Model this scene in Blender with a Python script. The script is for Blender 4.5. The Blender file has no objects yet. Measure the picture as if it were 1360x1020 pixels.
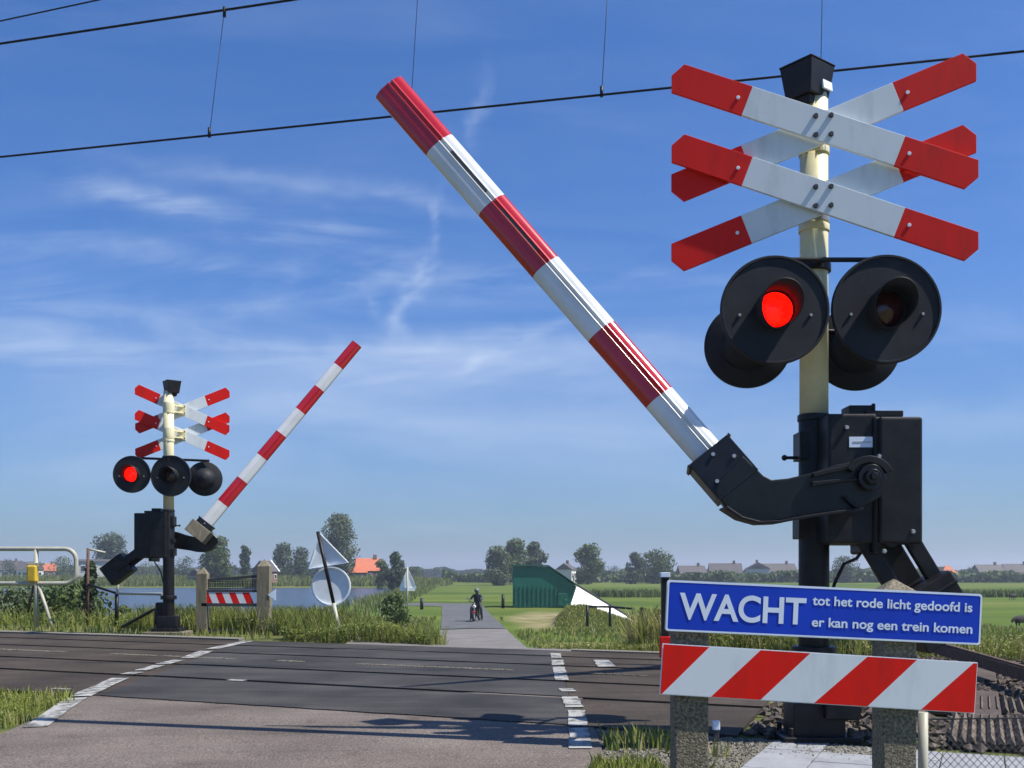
import bpy, bmesh, math, random
import numpy as np
from mathutils import Vector, Matrix
R = math.radians
HAZE = .0005; F = 1400.0; CX = 680.0; HY = 762.0; CAMZ = 0.95

# ---------------------------------------------------------------- camera, world, sun
scene = bpy.context.scene
col = scene.collection
cam = bpy.data.objects.new('camera', bpy.data.cameras.new('camera'))
col.objects.link(cam); scene.camera = cam
cam.location = (0, 0, CAMZ); cam.rotation_euler = (R(90), 0, 0)
cam.data.sensor_width = 36; cam.data.lens = 36 * F / 1360
cam.data.shift_y = (HY - 510) / 1360
cam.data.clip_start = 0.1; cam.data.clip_end = 6000
scene.view_settings.view_transform = 'Standard'; scene.view_settings.look = 'None'
scene.view_settings.exposure = 0.48; scene.view_settings.gamma = 1

SUN_EL = 56.0
SUN_DIR = Vector((0.97, -0.25, 0)).normalized() * math.cos(R(SUN_EL)) + Vector((0, 0, math.sin(R(SUN_EL))))
sl = bpy.data.lights.new('sun', 'SUN'); sl.energy = 5.0; sl.angle = R(0.5); sl.color = (1, .95, .87)
so = bpy.data.objects.new('sun', sl); col.objects.link(so)
so.rotation_euler = SUN_DIR.to_track_quat('Z', 'Y').to_euler(); so.location = (20, -5, 30)

world = bpy.data.worlds.new('World'); scene.world = world; world.use_nodes = True
wt = world.node_tree; wn = wt.nodes; wn.clear()
def wmath(op, a, b=None, c=None, tree=wt):
    n = tree.nodes.new('ShaderNodeMath'); n.operation = op
    for i, v in enumerate((a, b, c)):
        if v is None: continue
        if isinstance(v, (int, float)): n.inputs[i].default_value = v
        else: tree.links.new(v, n.inputs[i])
    return n.outputs[0]
sky = wn.new('ShaderNodeTexSky'); sky.sky_type = 'NISHITA'; sky.sun_disc = False
sky.sun_elevation = R(SUN_EL); sky.sun_rotation = math.atan2(SUN_DIR.x, SUN_DIR.y)
sky.air_density = 1.0; sky.dust_density = 0.6; sky.ozone_density = 3.0; sky.altitude = 0
tc = wn.new('ShaderNodeTexCoord'); sep = wn.new('ShaderNodeSeparateXYZ')
wt.links.new(tc.outputs['Generated'], sep.inputs[0])
yy = wmath('MAXIMUM', sep.outputs[1], 0.08)
U = wmath('DIVIDE', sep.outputs[0], yy); V = wmath('DIVIDE', sep.outputs[2], yy)
comb = wn.new('ShaderNodeCombineXYZ'); wt.links.new(U, comb.inputs[0]); wt.links.new(V, comb.inputs[1])
def wnoise(sx, sy, ang, scale, detail, lo, hi, dist=0.6, seed=0.0):
    mp = wn.new('ShaderNodeMapping'); mp.inputs['Rotation'].default_value = (0, 0, R(ang))
    mp.inputs['Scale'].default_value = (sx, sy, 1); mp.inputs['Location'].default_value = (seed, seed * 1.7, seed)
    wt.links.new(comb.outputs[0], mp.inputs[0])
    n = wn.new('ShaderNodeTexNoise'); n.inputs['Scale'].default_value = scale; n.inputs['Detail'].default_value = detail
    n.inputs['Roughness'].default_value = .6; n.inputs['Distortion'].default_value = dist
    wt.links.new(mp.outputs[0], n.inputs['Vector'])
    r = wn.new('ShaderNodeMapRange'); r.inputs[1].default_value = lo; r.inputs[2].default_value = hi
    wt.links.new(n.outputs[0], r.inputs[0]); return r.outputs[0]
streak = wnoise(1, 5.5, 5, 3.2, 7, .40, .78, 1.0, 3.1)
fine = wnoise(1, 2.2, -40, 9, 6, .36, .70, .9, 7.7)
veil = wnoise(1, 4.5, -4, 1.7, 5, .30, .80, .5, 11.3)
# warp of the wisps' own coordinates, so that they wander
wu = wnoise(1, 1, 0, 7, 4, 0, 1, 0, 1.0); wv = wnoise(1, 1, 0, 6, 4, 0, 1, 0, 5.0)
Uw = wmath('ADD', U, wmath('MULTIPLY', wmath('SUBTRACT', wu, .5), .10))
Vw = wmath('ADD', V, wmath('MULTIPLY', wmath('SUBTRACT', wv, .5), .07))
def blob(px, py, hw, hh, ang, amp, uu=None, vv=None):
    u0 = (px - CX) / F; v0 = (HY - py) / F; a = R(ang); ca, sa = math.cos(a), math.sin(a)
    du = wmath('SUBTRACT', Uw if uu is None else uu, u0); dv = wmath('SUBTRACT', Vw if vv is None else vv, v0)
    p = wmath('ADD', wmath('MULTIPLY', du, ca), wmath('MULTIPLY', dv, sa))
    q = wmath('SUBTRACT', wmath('MULTIPLY', dv, ca), wmath('MULTIPLY', du, sa))
    e = wmath('ADD', wmath('POWER', wmath('ABSOLUTE', wmath('DIVIDE', p, hw / F)), 2), wmath('POWER', wmath('ABSOLUTE', wmath('DIVIDE', q, hh / F)), 2))
    return wmath('MULTIPLY', wmath('EXPONENT', wmath('MULTIPLY', e, -1)), amp)
def total(ls):
    s = ls[0]
    for l in ls[1:]: s = wmath('ADD', s, l)
    return s
cirrus = total([blob(190, 268, 110, 20, -8, 1.1), blob(330, 235, 160, 14, -6, .6), blob(400, 300, 110, 16, -4, .9),
                blob(330, 345, 360, 22, -3, .8), blob(560, 270, 90, 14, -8, .5), blob(150, 470, 340, 34, -3, .9), blob(420, 385, 260, 26, 4, .7), blob(120, 420, 200, 30, -4, .6), blob(640, 490, 300, 34, 2, .65),
                blob(680, 430, 70, 12, 8, .8), blob(880, 372, 110, 12, -4, .5), blob(1250, 430, 200, 30, -3, .35), blob(20, 380, 60, 30, -5, .6)])
twist = total([blob(592, 300, 36, 9, 78, .9), blob(556, 385, 48, 11, 62, 1.2), blob(540, 425, 20, 10, 80, .8), blob(632, 165, 60, 10, 83, .45), blob(505, 400, 24, 7, -60, .5), blob(650, 465, 60, 9, 30, .6)])
low = total([blob(560, 575, 560, 75, 1, 1.2), blob(260, 540, 380, 60, -2, .9), blob(700, 480, 260, 34, 3, .7), blob(380, 470, 300, 24, 1, .9), blob(1230, 560, 260, 34, 3, .7), blob(1000, 640, 500, 50, 1, .35), blob(590, 700, 70, 8, 2, .5), blob(150, 640, 260, 40, 1, .4)])
m = wmath('ADD', wmath('MULTIPLY', cirrus, wmath('ADD', wmath('MULTIPLY', streak, .55), wmath('MULTIPLY', fine, .12))),
          wmath('MULTIPLY', twist, wmath('ADD', wmath('MULTIPLY', fine, .48), .04)))
m = wmath('ADD', m, wmath('MULTIPLY', low, wmath('ADD', wmath('MULTIPLY', veil, .40), .08)))
m = wmath('ADD', m, wmath('MULTIPLY', wmath('MULTIPLY', streak, veil), .13))
m = wmath('MINIMUM', wmath('MAXIMUM', m, 0), .75)
m = wmath('MULTIPLY', m, wmath('GREATER_THAN', sep.outputs[2], 0.0))
hs = wn.new('ShaderNodeHueSaturation'); hs.inputs['Saturation'].default_value = 1.22; hs.inputs['Value'].default_value = 1.0
hs.inputs['Hue'].default_value = .5
wt.links.new(sky.outputs[0], hs.inputs['Color'])
el = wn.new('ShaderNodeValToRGB'); wt.links.new(sep.outputs[2], el.inputs[0])
el.color_ramp.elements[0].position = 0.0; el.color_ramp.elements[0].color = (.29, .43, .62, 1)
el.color_ramp.elements[1].position = .62; el.color_ramp.elements[1].color = (.60, .76, 1.0, 1)
e_ = el.color_ramp.elements.new(.10); e_.color = (.36, .52, .76, 1)
e_ = el.color_ramp.elements.new(.25); e_.color = (.52, .67, .93, 1)
tint = wn.new('ShaderNodeMixRGB'); tint.blend_type = 'MULTIPLY'; tint.inputs[0].default_value = 1
wt.links.new(hs.outputs[0], tint.inputs[1]); wt.links.new(el.outputs[0], tint.inputs[2])
mix = wn.new('ShaderNodeMixRGB'); mix.inputs[2].default_value = (4.2, 5.0, 6.4, 1)
wt.links.new(m, mix.inputs[0]); wt.links.new(tint.outputs[0], mix.inputs[1])
bg = wn.new('ShaderNodeBackground'); bg.inputs[1].default_value = 0.11
wt.links.new(mix.outputs[0], bg.inputs[0])
wo = wn.new('ShaderNodeOutputWorld'); wt.links.new(bg.outputs[0], wo.inputs[0])

# ---------------------------------------------------------------- helpers
def at(px, py, d):
    return Vector(((px - CX) / F * d, d, CAMZ + (HY - py) / F * d))

def mat(name, c, rough=.6, metal=0, var=.15, scale=8, bump=0, bscale=None, emit=0, c2=None, coat=0, spec=None, trans=0, stretch=None, cut=None):
    m = bpy.data.materials.new(name); m.use_nodes = True
    nt = m.node_tree; b = nt.nodes['Principled BSDF']; L = nt.links
    b.inputs['Roughness'].default_value = rough; b.inputs['Metallic'].default_value = metal
    if spec is not None: b.inputs['Specular IOR Level'].default_value = spec
    if coat: b.inputs['Coat Weight'].default_value = coat; b.inputs['Coat Roughness'].default_value = .15
    t = nt.nodes.new('ShaderNodeTexCoord'); mp = nt.nodes.new('ShaderNodeMapping'); L.new(t.outputs['Object'], mp.inputs[0])
    if stretch: mp.inputs['Scale'].default_value = stretch
    n = nt.nodes.new('ShaderNodeTexNoise'); n.inputs['Scale'].default_value = scale; n.inputs['Detail'].default_value = 8; n.inputs['Roughness'].default_value = .65
    L.new(mp.outputs[0], n.inputs['Vector'])
    rmp = nt.nodes.new('ShaderNodeValToRGB')
    lo, hi = cut or (.35, .68)
    rmp.color_ramp.elements[0].position = lo; rmp.color_ramp.elements[1].position = hi
    a = [max(0, x * (1 - var)) for x in c]; z = [min(1, x * (1 + var)) for x in c]
    if c2: a = c; z = c2
    rmp.color_ramp.elements[0].color = (*a[:3], 1); rmp.color_ramp.elements[1].color = (*z[:3], 1)
    L.new(n.outputs[0], rmp.inputs[0]); L.new(rmp.outputs[0], b.inputs['Base Color'])
    if bump:
        n2 = nt.nodes.new('ShaderNodeTexNoise'); n2.inputs['Scale'].default_value = bscale or scale * 6; n2.inputs['Detail'].default_value = 5
        L.new(mp.outputs[0], n2.inputs['Vector'])
        bp = nt.nodes.new('ShaderNodeBump'); bp.inputs['Strength'].default_value = bump; bp.inputs['Distance'].default_value = .02
        L.new(n2.outputs[0], bp.inputs['Height']); L.new(bp.outputs[0], b.inputs['Normal'])
    if emit:
        b.inputs['Emission Color'].default_value = (*c[:3], 1); b.inputs['Emission Strength'].default_value = emit
    if trans:
        td = nt.nodes.new('ShaderNodeBsdfTranslucent'); L.new(rmp.outputs[0], td.inputs[0])
        mx = nt.nodes.new('ShaderNodeMixShader'); mx.inputs[0].default_value = trans
        out = nt.nodes['Material Output']; L.new(b.outputs[0], mx.inputs[1]); L.new(td.outputs[0], mx.inputs[2]); L.new(mx.outputs[0], out.inputs[0])
    return m

M = {}
M['cream'] = mat('cream paint', (.74, .68, .42), .42, var=.08, scale=6, bump=.03)
M['black'] = mat('black machine paint', (.005, .005, .006), .45, var=.5, scale=9, bump=.05, bscale=40, c2=(.016, .015, .016), spec=.3)
M['blackgloss'] = mat('black gloss', (.006, .006, .007), .33, var=.5, scale=5, c2=(.014, .015, .016), bump=.05, spec=.35)
M['disc'] = mat('matt black board', (.009, .010, .013), .6, var=.3, scale=7, c2=(.018, .020, .024), spec=.3)
M['hoodin'] = mat('matt black inner', (.008, .008, .008), .8)
M['dark'] = mat('dark grey', (.045, .045, .05), .6, var=.3)
M['white'] = mat('white reflective sheet', (.56, .60, .61), .6, scale=2.6, spec=.3, c2=(.68, .73, .75), cut=(.30, .50), stretch=(3, 3, .8))
M['red'] = mat('red reflective sheet', (.54, .010, .004), .55, scale=2.6, spec=.25, c2=(.72, .008, .002), cut=(.30, .52), stretch=(3, 3, .8))
M['boomwhite'] = mat('white gloss boom', (.74, .75, .74), .24, scale=2.2, coat=.5, c2=(.56, .57, .55), cut=(.45, .8))
M['boomred'] = mat('red gloss boom', (.50, .012, .018), .20, var=.15, scale=3, coat=.6)
M['blue'] = mat('blue sign sheet', (.005, .048, .50), .5, var=.10, scale=3, spec=.3)
M['letter'] = mat('white letters', (.72, .80, .90), .8, var=.05, spec=.1)
M['steel'] = mat('galvanised steel', (.42, .43, .42), .42, .6, var=.18, scale=14)
M['signback'] = mat('aluminium sign back', (.80, .84, .86), .6, 0, var=.07, scale=5)
M['tube'] = mat('pale tube', (.40, .39, .31), .5, var=.12, scale=6)
M['yellow'] = mat('yellow paint', (.60, .40, .03), .5, var=.1)
M['concrete'] = mat('mossy concrete', (.075, .064, .040), .9, c2=(.30, .26, .185), scale=85, bump=.5, bscale=120, cut=(.38, .66))
M['lichen'] = mat('lichen', (.45, .38, .08), .9, c2=(.30, .28, .12), scale=30)
M['wood'] = mat('weathered wood', (.13, .11, .07), .85, c2=(.25, .22, .155), scale=6, bump=.3, stretch=(5, 5, .6))
M['ribwood'] = mat('dark rib timber', (.07, .05, .036), .9, c2=(.20, .165, .125), scale=7, bump=.3)
M['lensoff'] = mat('unlit red lens', (.05, .006, .006), .2, var=.2, coat=.5)
M['lenson'] = mat('lit red lens', (1, .0, .0), .3, emit=3, var=0)
_nt = M['lenson'].node_tree; _v = _nt.nodes.new('ShaderNodeTexVoronoi'); _v.inputs['Scale'].default_value = 60
_t = _nt.nodes.new('ShaderNodeTexCoord'); _nt.links.new(_t.outputs['Object'], _v.inputs['Vector'])
_r = _nt.nodes.new('ShaderNodeValToRGB'); _r.color_ramp.elements[0].color = (1, .006, .001, 1); _r.color_ramp.elements[1].color = (.7, 0, 0, 1); _r.color_ramp.elements[1].position = .8
_nt.links.new(_v.outputs[0], _r.inputs[0]); _nt.links.new(_r.outputs[0], _nt.nodes['Principled BSDF'].inputs['Emission Color'])
M['green'] = mat('green steel', (.006, .13, .085), .55, var=.16, scale=1.2, bump=.1)
M['chalk'] = mat('white concrete', (.85, .85, .78), .8, var=.06, scale=1.5)
M['rail'] = mat('worn rail', (.16, .12, .10), .35, .8, var=.4, scale=10)
M['rust'] = mat('rusty steel', (.10, .055, .035), .8, var=.4, scale=20, bump=.2)
M['sleeper'] = mat('sleeper timber', (.075, .055, .042), .9, var=.4, scale=10, bump=.4)
M['rubber'] = mat('rubber', (.02, .02, .02), .8)
M['skin'] = mat('skin', (.45, .26, .19), .6, var=.05)
M['jacket'] = mat('dark jacket', (.03, .032, .045), .8)
M['helmet'] = mat('grey helmet', (.14, .15, .13), .3)
M['leaf1'] = mat('leaf olive', (.05, .085, .022), .7, c2=(.12, .165, .045), scale=.35, trans=.25)
M['leaf2'] = mat('leaf dark', (.03, .052, .024), .7, c2=(.075, .11, .045), scale=.35, trans=.2)
M['leaf3'] = mat('leaf grey green', (.07, .10, .045), .7, c2=(.15, .185, .085), scale=.4, trans=.25)
M['bark'] = mat('bark', (.08, .06, .045), .9, var=.3, scale=10, bump=.4)
M['blade'] = mat('grass blade', (.15, .20, .028), .7, c2=(.30, .31, .06), scale=.9, trans=.35)
M['blade2'] = mat('weeds blade', (.11, .17, .026), .7, c2=(.25, .28, .06), scale=1.6, trans=.35)
M['straw'] = mat('dry grass', (.26, .23, .10), .8, c2=(.38, .34, .18), scale=3, trans=.3)
M['stone'] = mat('ballast stone', (.055, .042, .032), .9, c2=(.16, .125, .10), scale=9, bump=.3)
M['gravel'] = mat('gravel', (.11, .10, .075), .9, c2=(.26, .24, .19), scale=40, bump=.4)
M['paint'] = mat('road paint', (.10, .095, .085), .85, c2=(.34, .34, .315), scale=9, cut=(.42, .54), bump=.2)
M['tile'] = mat('paving tile', (.22, .225, .235), .8, c2=(.31, .32, .335), scale=6, bump=.2, bscale=60)
M['brick'] = mat('brick wall', (.20, .12, .085), .9, var=.15, scale=3)
M['render'] = mat('pale wall', (.62, .60, .55), .8, var=.06)
M['rooft'] = mat('dark roof tiles', (.085, .075, .075), .7, var=.2, scale=1.5, bump=.2)
M['roofr'] = mat('orange roof tiles', (.50, .13, .055), .7, var=.15, scale=1.5, bump=.2)
M['glass'] = mat('window glass', (.03, .04, .05), .1, var=.1)
M['cowblack'] = mat('dark fleece', (.02, .018, .016), .9, c2=(.06, .055, .05), scale=12, bump=.5)

class MB:
    def __init__(s): s.bm = bmesh.new(); s.mi = 0
    def _new(s, f0):
        s.bm.faces.ensure_lookup_table()
        for f in s.bm.faces[f0:]: f.material_index = s.mi
    def box(s, c, size, rot=None):
        f0 = len(s.bm.faces)
        mt = Matrix.Translation(Vector(c))
        if rot is not None: mt = mt @ rot.to_4x4()
        mt = mt @ Matrix.Diagonal((*size, 1)); bmesh.ops.create_cube(s.bm, size=1, matrix=mt); s._new(f0); return s
    def bar(s, p0, p1, w, h, up=Vector((0, 0, 1))):
        p0 = Vector(p0); p1 = Vector(p1); z = (p1 - p0); ln = z.length; z.normalize()
        x = up.cross(z)
        if x.length < 1e-4: x = Vector((1, 0, 0))
        x.normalize(); y = z.cross(x); rot = Matrix((x, y, z)).transposed()
        return s.box((p0 + p1) / 2, (w, h, ln), rot)
    def tube(s, p0, p1, r0, r1=None, n=20, cap=True):
        r1 = r0 if r1 is None else r1; p0 = Vector(p0); p1 = Vector(p1); d = p1 - p0
        f0 = len(s.bm.faces)
        mt = Matrix.Translation((p0 + p1) / 2) @ d.to_track_quat('Z', 'Y').to_matrix().to_4x4()
        bmesh.ops.create_cone(s.bm, cap_ends=cap, segments=n, radius1=max(r0, 1e-5), radius2=max(r1, 1e-5), depth=d.length, matrix=mt)
        s._new(f0)
        s.bm.faces.ensure_lookup_table()
        for f in s.bm.faces[f0:]:
            if len(f.verts) == 4: f.smooth = True
        return s
    def path(s, pts, r, n=12):
        pts = [Vector(p) for p in pts]; rings = []; f0 = len(s.bm.faces)
        rs = r if isinstance(r, (list, tuple)) else [r] * len(pts)
        ref = Vector((0.13, 0.31, .94))
        for i, p in enumerate(pts):
            t = (pts[min(i + 1, len(pts) - 1)] - pts[max(i - 1, 0)]).normalized()
            x = ref.cross(t).normalized(); y = t.cross(x)
            rings.append([s.bm.verts.new(p + (x * math.cos(a) + y * math.sin(a)) * rs[i]) for a in [2 * math.pi * k / n for k in range(n)]])
        for a, b in zip(rings, rings[1:]):
            for k in range(n): s.bm.faces.new((a[k], a[(k + 1) % n], b[(k + 1) % n], b[k])).smooth = True
        s.bm.faces.new(rings[0][::-1]); s.bm.faces.new(rings[-1]); s._new(f0); return s
    def sphere(s, c, r, scale=(1, 1, 1), rot=None, sub=2):
        f0 = len(s.bm.faces); mt = Matrix.Translation(Vector(c))
        if rot is not None: mt = mt @ rot.to_4x4()
        mt = mt @ Matrix.Diagonal((*scale, 1)); bmesh.ops.create_icosphere(s.bm, subdivisions=sub, radius=r, matrix=mt); s._new(f0)
        s.bm.faces.ensure_lookup_table()
        for f in s.bm.faces[f0:]: f.smooth = True
        return s
    def prism(s, front, back):
        """front and back: two lists of points, same winding"""
        f0 = len(s.bm.faces)
        a = [s.bm.verts.new(Vector(p)) for p in front]; b = [s.bm.verts.new(Vector(p)) for p in back]
        s.bm.faces.new(a); s.bm.faces.new(b[::-1]); n = len(a)
        for k in range(n): s.bm.faces.new((a[k], b[k], b[(k + 1) % n], a[(k + 1) % n]))
        bmesh.ops.recalc_face_normals(s.bm, faces=s.bm.faces[f0:] if False else list(s.bm.faces)[f0:]); s._new(f0); return s
    def lathe(s, prof, c, axis, n=40):
        """prof: (r, h) pairs along axis from c"""
        q = Vector(axis).to_track_quat('Z', 'Y').to_matrix(); c = Vector(c); rings = []; f0 = len(s.bm.faces)
        for r, h in prof:
            rings.append([s.bm.verts.new(c + q @ Vector((max(r, 1e-4) * math.cos(2 * math.pi * k / n), max(r, 1e-4) * math.sin(2 * math.pi * k / n), h))) for k in range(n)])
        for a, b in zip(rings, rings[1:]):
            for k in range(n): s.bm.faces.new((a[k], a[(k + 1) % n], b[(k + 1) % n], b[k]))
        s._new(f0)
        bmesh.ops.recalc_face_normals(s.bm, faces=list(s.bm.faces)[f0:]); return s
    def build(s, name, mats, parent=None, bevel=0, loc=None, smooth_angle=None, xf=None):
        if xf is not None: bmesh.ops.transform(s.bm, matrix=xf, verts=s.bm.verts)
        me = bpy.data.meshes.new(name); s.bm.to_mesh(me); s.bm.free()
        o = bpy.data.objects.new(name, me); col.objects.link(o)
        for m in (mats if isinstance(mats, (list, tuple)) else [mats]): me.materials.append(m)
        if parent is not None: o.parent = parent
        if loc is not None: o.location = loc
        if smooth_angle:
            me.shade_smooth(); me.set_sharp_from_angle(angle=R(smooth_angle))
        if bevel:
            bv = o.modifiers.new('bevel', 'BEVEL'); bv.width = bevel; bv.segments = 3; bv.limit_method = 'ANGLE'; bv.angle_limit = R(35)
            bv.harden_normals = False
        return o

def tag(o, label=None, cat=None, group=None, kind=None):
    if label: o['label'] = label
    if cat: o['category'] = cat
    if group: o['group'] = group
    if kind: o['kind'] = kind
    return o
def empty(name, loc, label, cat, group=None, rz=0):
    o = bpy.data.objects.new(name, None); col.objects.link(o); o.location = loc; o.rotation_euler.z = rz
    o.empty_display_size = .2
    return tag(o, label, cat, group)
def npmesh(name, verts, faces_n, mats, parent=None, matidx=None):
    """verts (N,3); every face has faces_n consecutive vertices"""
    me = bpy.data.meshes.new(name); nv = len(verts); nf = nv // faces_n
    me.vertices.add(nv); me.vertices.foreach_set('co', np.asarray(verts, dtype=np.float32).ravel())
    me.loops.add(nv); me.loops.foreach_set('vertex_index', np.arange(nv, dtype=np.int32))
    me.polygons.add(nf); me.polygons.foreach_set('loop_start', np.arange(nf, dtype=np.int32) * faces_n)
    try: me.polygons.foreach_set('loop_total', np.full(nf, faces_n, dtype=np.int32))
    except Exception: pass
    for m in mats: me.materials.append(m)
    if matidx is not None: me.polygons.foreach_set('material_index', np.asarray(matidx, dtype=np.int32))
    me.update(calc_edges=True); me.validate()
    o = bpy.data.objects.new(name, me); col.objects.link(o)
    if parent is not None: o.parent = parent
    return o

# ---------------------------------------------------------------- terrain
ca, sa = math.cos(R(24)), math.sin(R(24))
def tu(x, y): return sa * x + ca * y, ca * x - sa * y        # t across the tracks, u along them
def xy(t, u): return (sa * t + ca * u, ca * t - sa * u)
def sstep(a, b, x):
    k = np.clip((x - a) / (b - a), 0, 1); return k * k * (3 - 2 * k)
WZ = -1.95
def water_mask(x, y):
    right = -9 - .045 * y                                   # right bank
    k = sstep(0, 4, right - x) * sstep(40, 50, y + .35 * x) * (1 - sstep(205, 225, y))
    return k
def ground_z(x, y):
    x = np.asarray(x, float); y = np.asarray(y, float)
    t = sa * x + ca * y
    t0 = 14.6 - 2.3 * sstep(-3.2, -1.2, x) + .6 * sstep(2.5, 6, x)
    z = -1.65 * sstep(0, 1, (t - t0) / 8.5)
    z = z - .05 * (1 - sstep(4.2, 6.1, t))                   # falls a little towards the camera
    z = z - 1.2 * (1 - sstep(-25, 3, y)) - .03
    z = z - 1.0 * water_mask(x, y)
    z = z + .9 * sstep(222, 240, y) * (1 - sstep(-30, -10, x)) * (1 - sstep(300, 360, y))
    px_ = CX + F * x / np.maximum(y, 1)                       # grassy mound that carries the white slab
    z = z + np.where((y > 46) & (y < 66), .95 * np.clip((846 - px_) / 66, 0, 1) * sstep(730, 757, px_) * sstep(49.5, 54.5, y) * (1 - sstep(58, 65, y)), 0)
    rough = .03 * np.sin(x * 1.3 + y * .7) * np.sin(y * .9 - x * .4)
    z = z + rough * sstep(t0 + .5, t0 + 3, t)
    return z
def grid_axis(a, fine0, fine1, step, b, grow=1.09):
    l = list(np.arange(fine0, fine1 + 1e-6, step)); s = step; v = fine1
    while v < b: s *= grow; v += s; l.append(v)
    s = step; v = fine0; pre = []
    while v > a: s *= grow; v -= s; pre.append(v)
    return np.array(pre[::-1] + l)
gx = grid_axis(-3500, -14, 10, .25, 3500); gy = grid_axis(-60, 4, 26, .25, 4500, 1.05)
X, Y = np.meshgrid(gx, gy); Z = ground_z(X, Y)
nx, ny = len(gx), len(gy)
idx = np.arange(nx * ny).reshape(ny, nx)
quads = np.stack([idx[:-1, :-1], idx[:-1, 1:], idx[1:, 1:], idx[1:, :-1]], -1).reshape(-1, 4)
me = bpy.data.meshes.new('ground'); me.from_pydata(np.stack([X, Y, Z], -1).reshape(-1, 3).tolist(), [], quads.tolist())
ground = bpy.data.objects.new('ground', me); col.objects.link(ground); tag(ground, kind='structure'); me.shade_smooth()
gm = bpy.data.materials.new('meadow'); gm.use_nodes = True; nt = gm.node_tree; b = nt.nodes['Principled BSDF']; b.inputs['Roughness'].default_value = .9
b.inputs['Specular IOR Level'].default_value = .1
def N(t, **k):
    n = nt.nodes.new(t)
    for a, v in k.items(): setattr(n, a, v)
    return n
tcn = N('ShaderNodeTexCoord'); sp = N('ShaderNodeSeparateXYZ'); nt.links.new(tcn.outputs['Object'], sp.inputs[0])
def gnoise(scale, stretch, detail=6):
    mp = N('ShaderNodeMapping'); mp.inputs['Scale'].default_value = stretch; nt.links.new(tcn.outputs['Object'], mp.inputs[0])
    n = N('ShaderNodeTexNoise'); n.inputs['Scale'].default_value = scale; n.inputs['Detail'].default_value = detail; nt.links.new(mp.outputs[0], n.inputs[0]); return n.outputs[0]
def ramp(v, stops):
    r = N('ShaderNodeValToRGB'); r.color_ramp.elements[0].position = stops[0][0]; r.color_ramp.elements[0].color = (*stops[0][1], 1)
    r.color_ramp.elements[1].position = stops[-1][0]; r.color_ramp.elements[1].color = (*stops[-1][1], 1)
    for p, c in stops[1:-1]:
        e = r.color_ramp.elements.new(p); e.color = (*c, 1)
    nt.links.new(v, r.inputs[0]); return r.outputs[0]
def gmix(f, a, b_):
    m_ = N('ShaderNodeMixRGB')
    for i, v in enumerate((f, a, b_)):
        if isinstance(v, float): m_.inputs[i].default_value = v
        else: nt.links.new(v, m_.inputs[i])
    return m_.outputs[0]
def smr(v, a, b_):
    r = N('ShaderNodeMapRange'); r.interpolation_type = 'SMOOTHSTEP'; r.inputs[1].default_value = a; r.inputs[2].default_value = b_; nt.links.new(v, r.inputs[0]); return r.outputs[0]
near_c = ramp(gnoise(2.2, (1, 1, 1), 8), [(.3, (.05, .07, .018)), (.5, (.10, .115, .035)), (.7, (.20, .175, .085))])
field_c = ramp(gnoise(.02, (1, 3, 1), 8), [(.3, (.060, .095, .016)), (.5, (.098, .145, .022)), (.72, (.17, .175, .045))])
streaks = ramp(gnoise(.03, (.25, 5, 1), 4), [(.35, (.5, .5, .5)), (.6, (1, 1, 1))])
fm = N('ShaderNodeMixRGB', blend_type='MULTIPLY'); fm.inputs[0].default_value = .35; nt.links.new(field_c, fm.inputs[1]); nt.links.new(streaks, fm.inputs[2])
cc = gmix(smr(sp.outputs[1], 18, 34), near_c, fm.outputs[0])
# tan trodden patch beside the path and bright mown field on the right
dx = wmath('SUBTRACT', sp.outputs[0], 3.0, tree=nt); dy = wmath('SUBTRACT', sp.outputs[1], 60, tree=nt)
e = wmath('ADD', wmath('POWER', wmath('DIVIDE', dx, 4.5, tree=nt), 2, tree=nt), wmath('POWER', wmath('DIVIDE', dy, 20, tree=nt), 2, tree=nt), tree=nt)
e = wmath('ADD', e, wmath('MULTIPLY', gnoise(.4, (1, 1, 1)), .9, tree=nt), tree=nt)
cc = gmix(smr(e, 1.15, .65), cc, ramp(gnoise(.8, (1, 1, 1)), [(.35, (.15, .15, .05)), (.65, (.30, .25, .14))]))
nt.links.new(cc, b.inputs['Base Color'])
bp = N('ShaderNodeBump'); bp.inputs['Strength'].default_value = .6; bp.inputs['Distance'].default_value = .05
nt.links.new(gnoise(9, (1, 1, 1)), bp.inputs['Height']); nt.links.new(bp.outputs[0], b.inputs['Normal'])
me.materials.append(gm)

# water: a lake left of the path
wm = bpy.data.materials.new('lake water'); wm.use_nodes = True; nt = wm.node_tree; b = nt.nodes['Principled BSDF']
b.inputs['Base Color'].default_value = (.035, .05, .07, 1); b.inputs['Roughness'].default_value = .22; b.inputs['IOR'].default_value = 1.33
tcn = N('ShaderNodeTexCoord'); bp = N('ShaderNodeBump'); bp.inputs['Strength'].default_value = .9; bp.inputs['Distance'].default_value = .25
nt.links.new(gnoise(1.2, (.5, 1.5, 1)), bp.inputs['Height']); nt.links.new(bp.outputs[0], b.inputs['Normal'])
mb = MB(); pts = [(-7, 44), (-12, 130), (-17, 228), (-400, 228), (-400, 44)]
mb.bm.faces.new([mb.bm.verts.new((x, y, WZ)) for x, y in pts]); o = mb.build('water', wm); tag(o, kind='structure')
bmesh_fix = o.data
if o.data.polygons[0].normal.z < 0: o.data.flip_normals()

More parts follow.
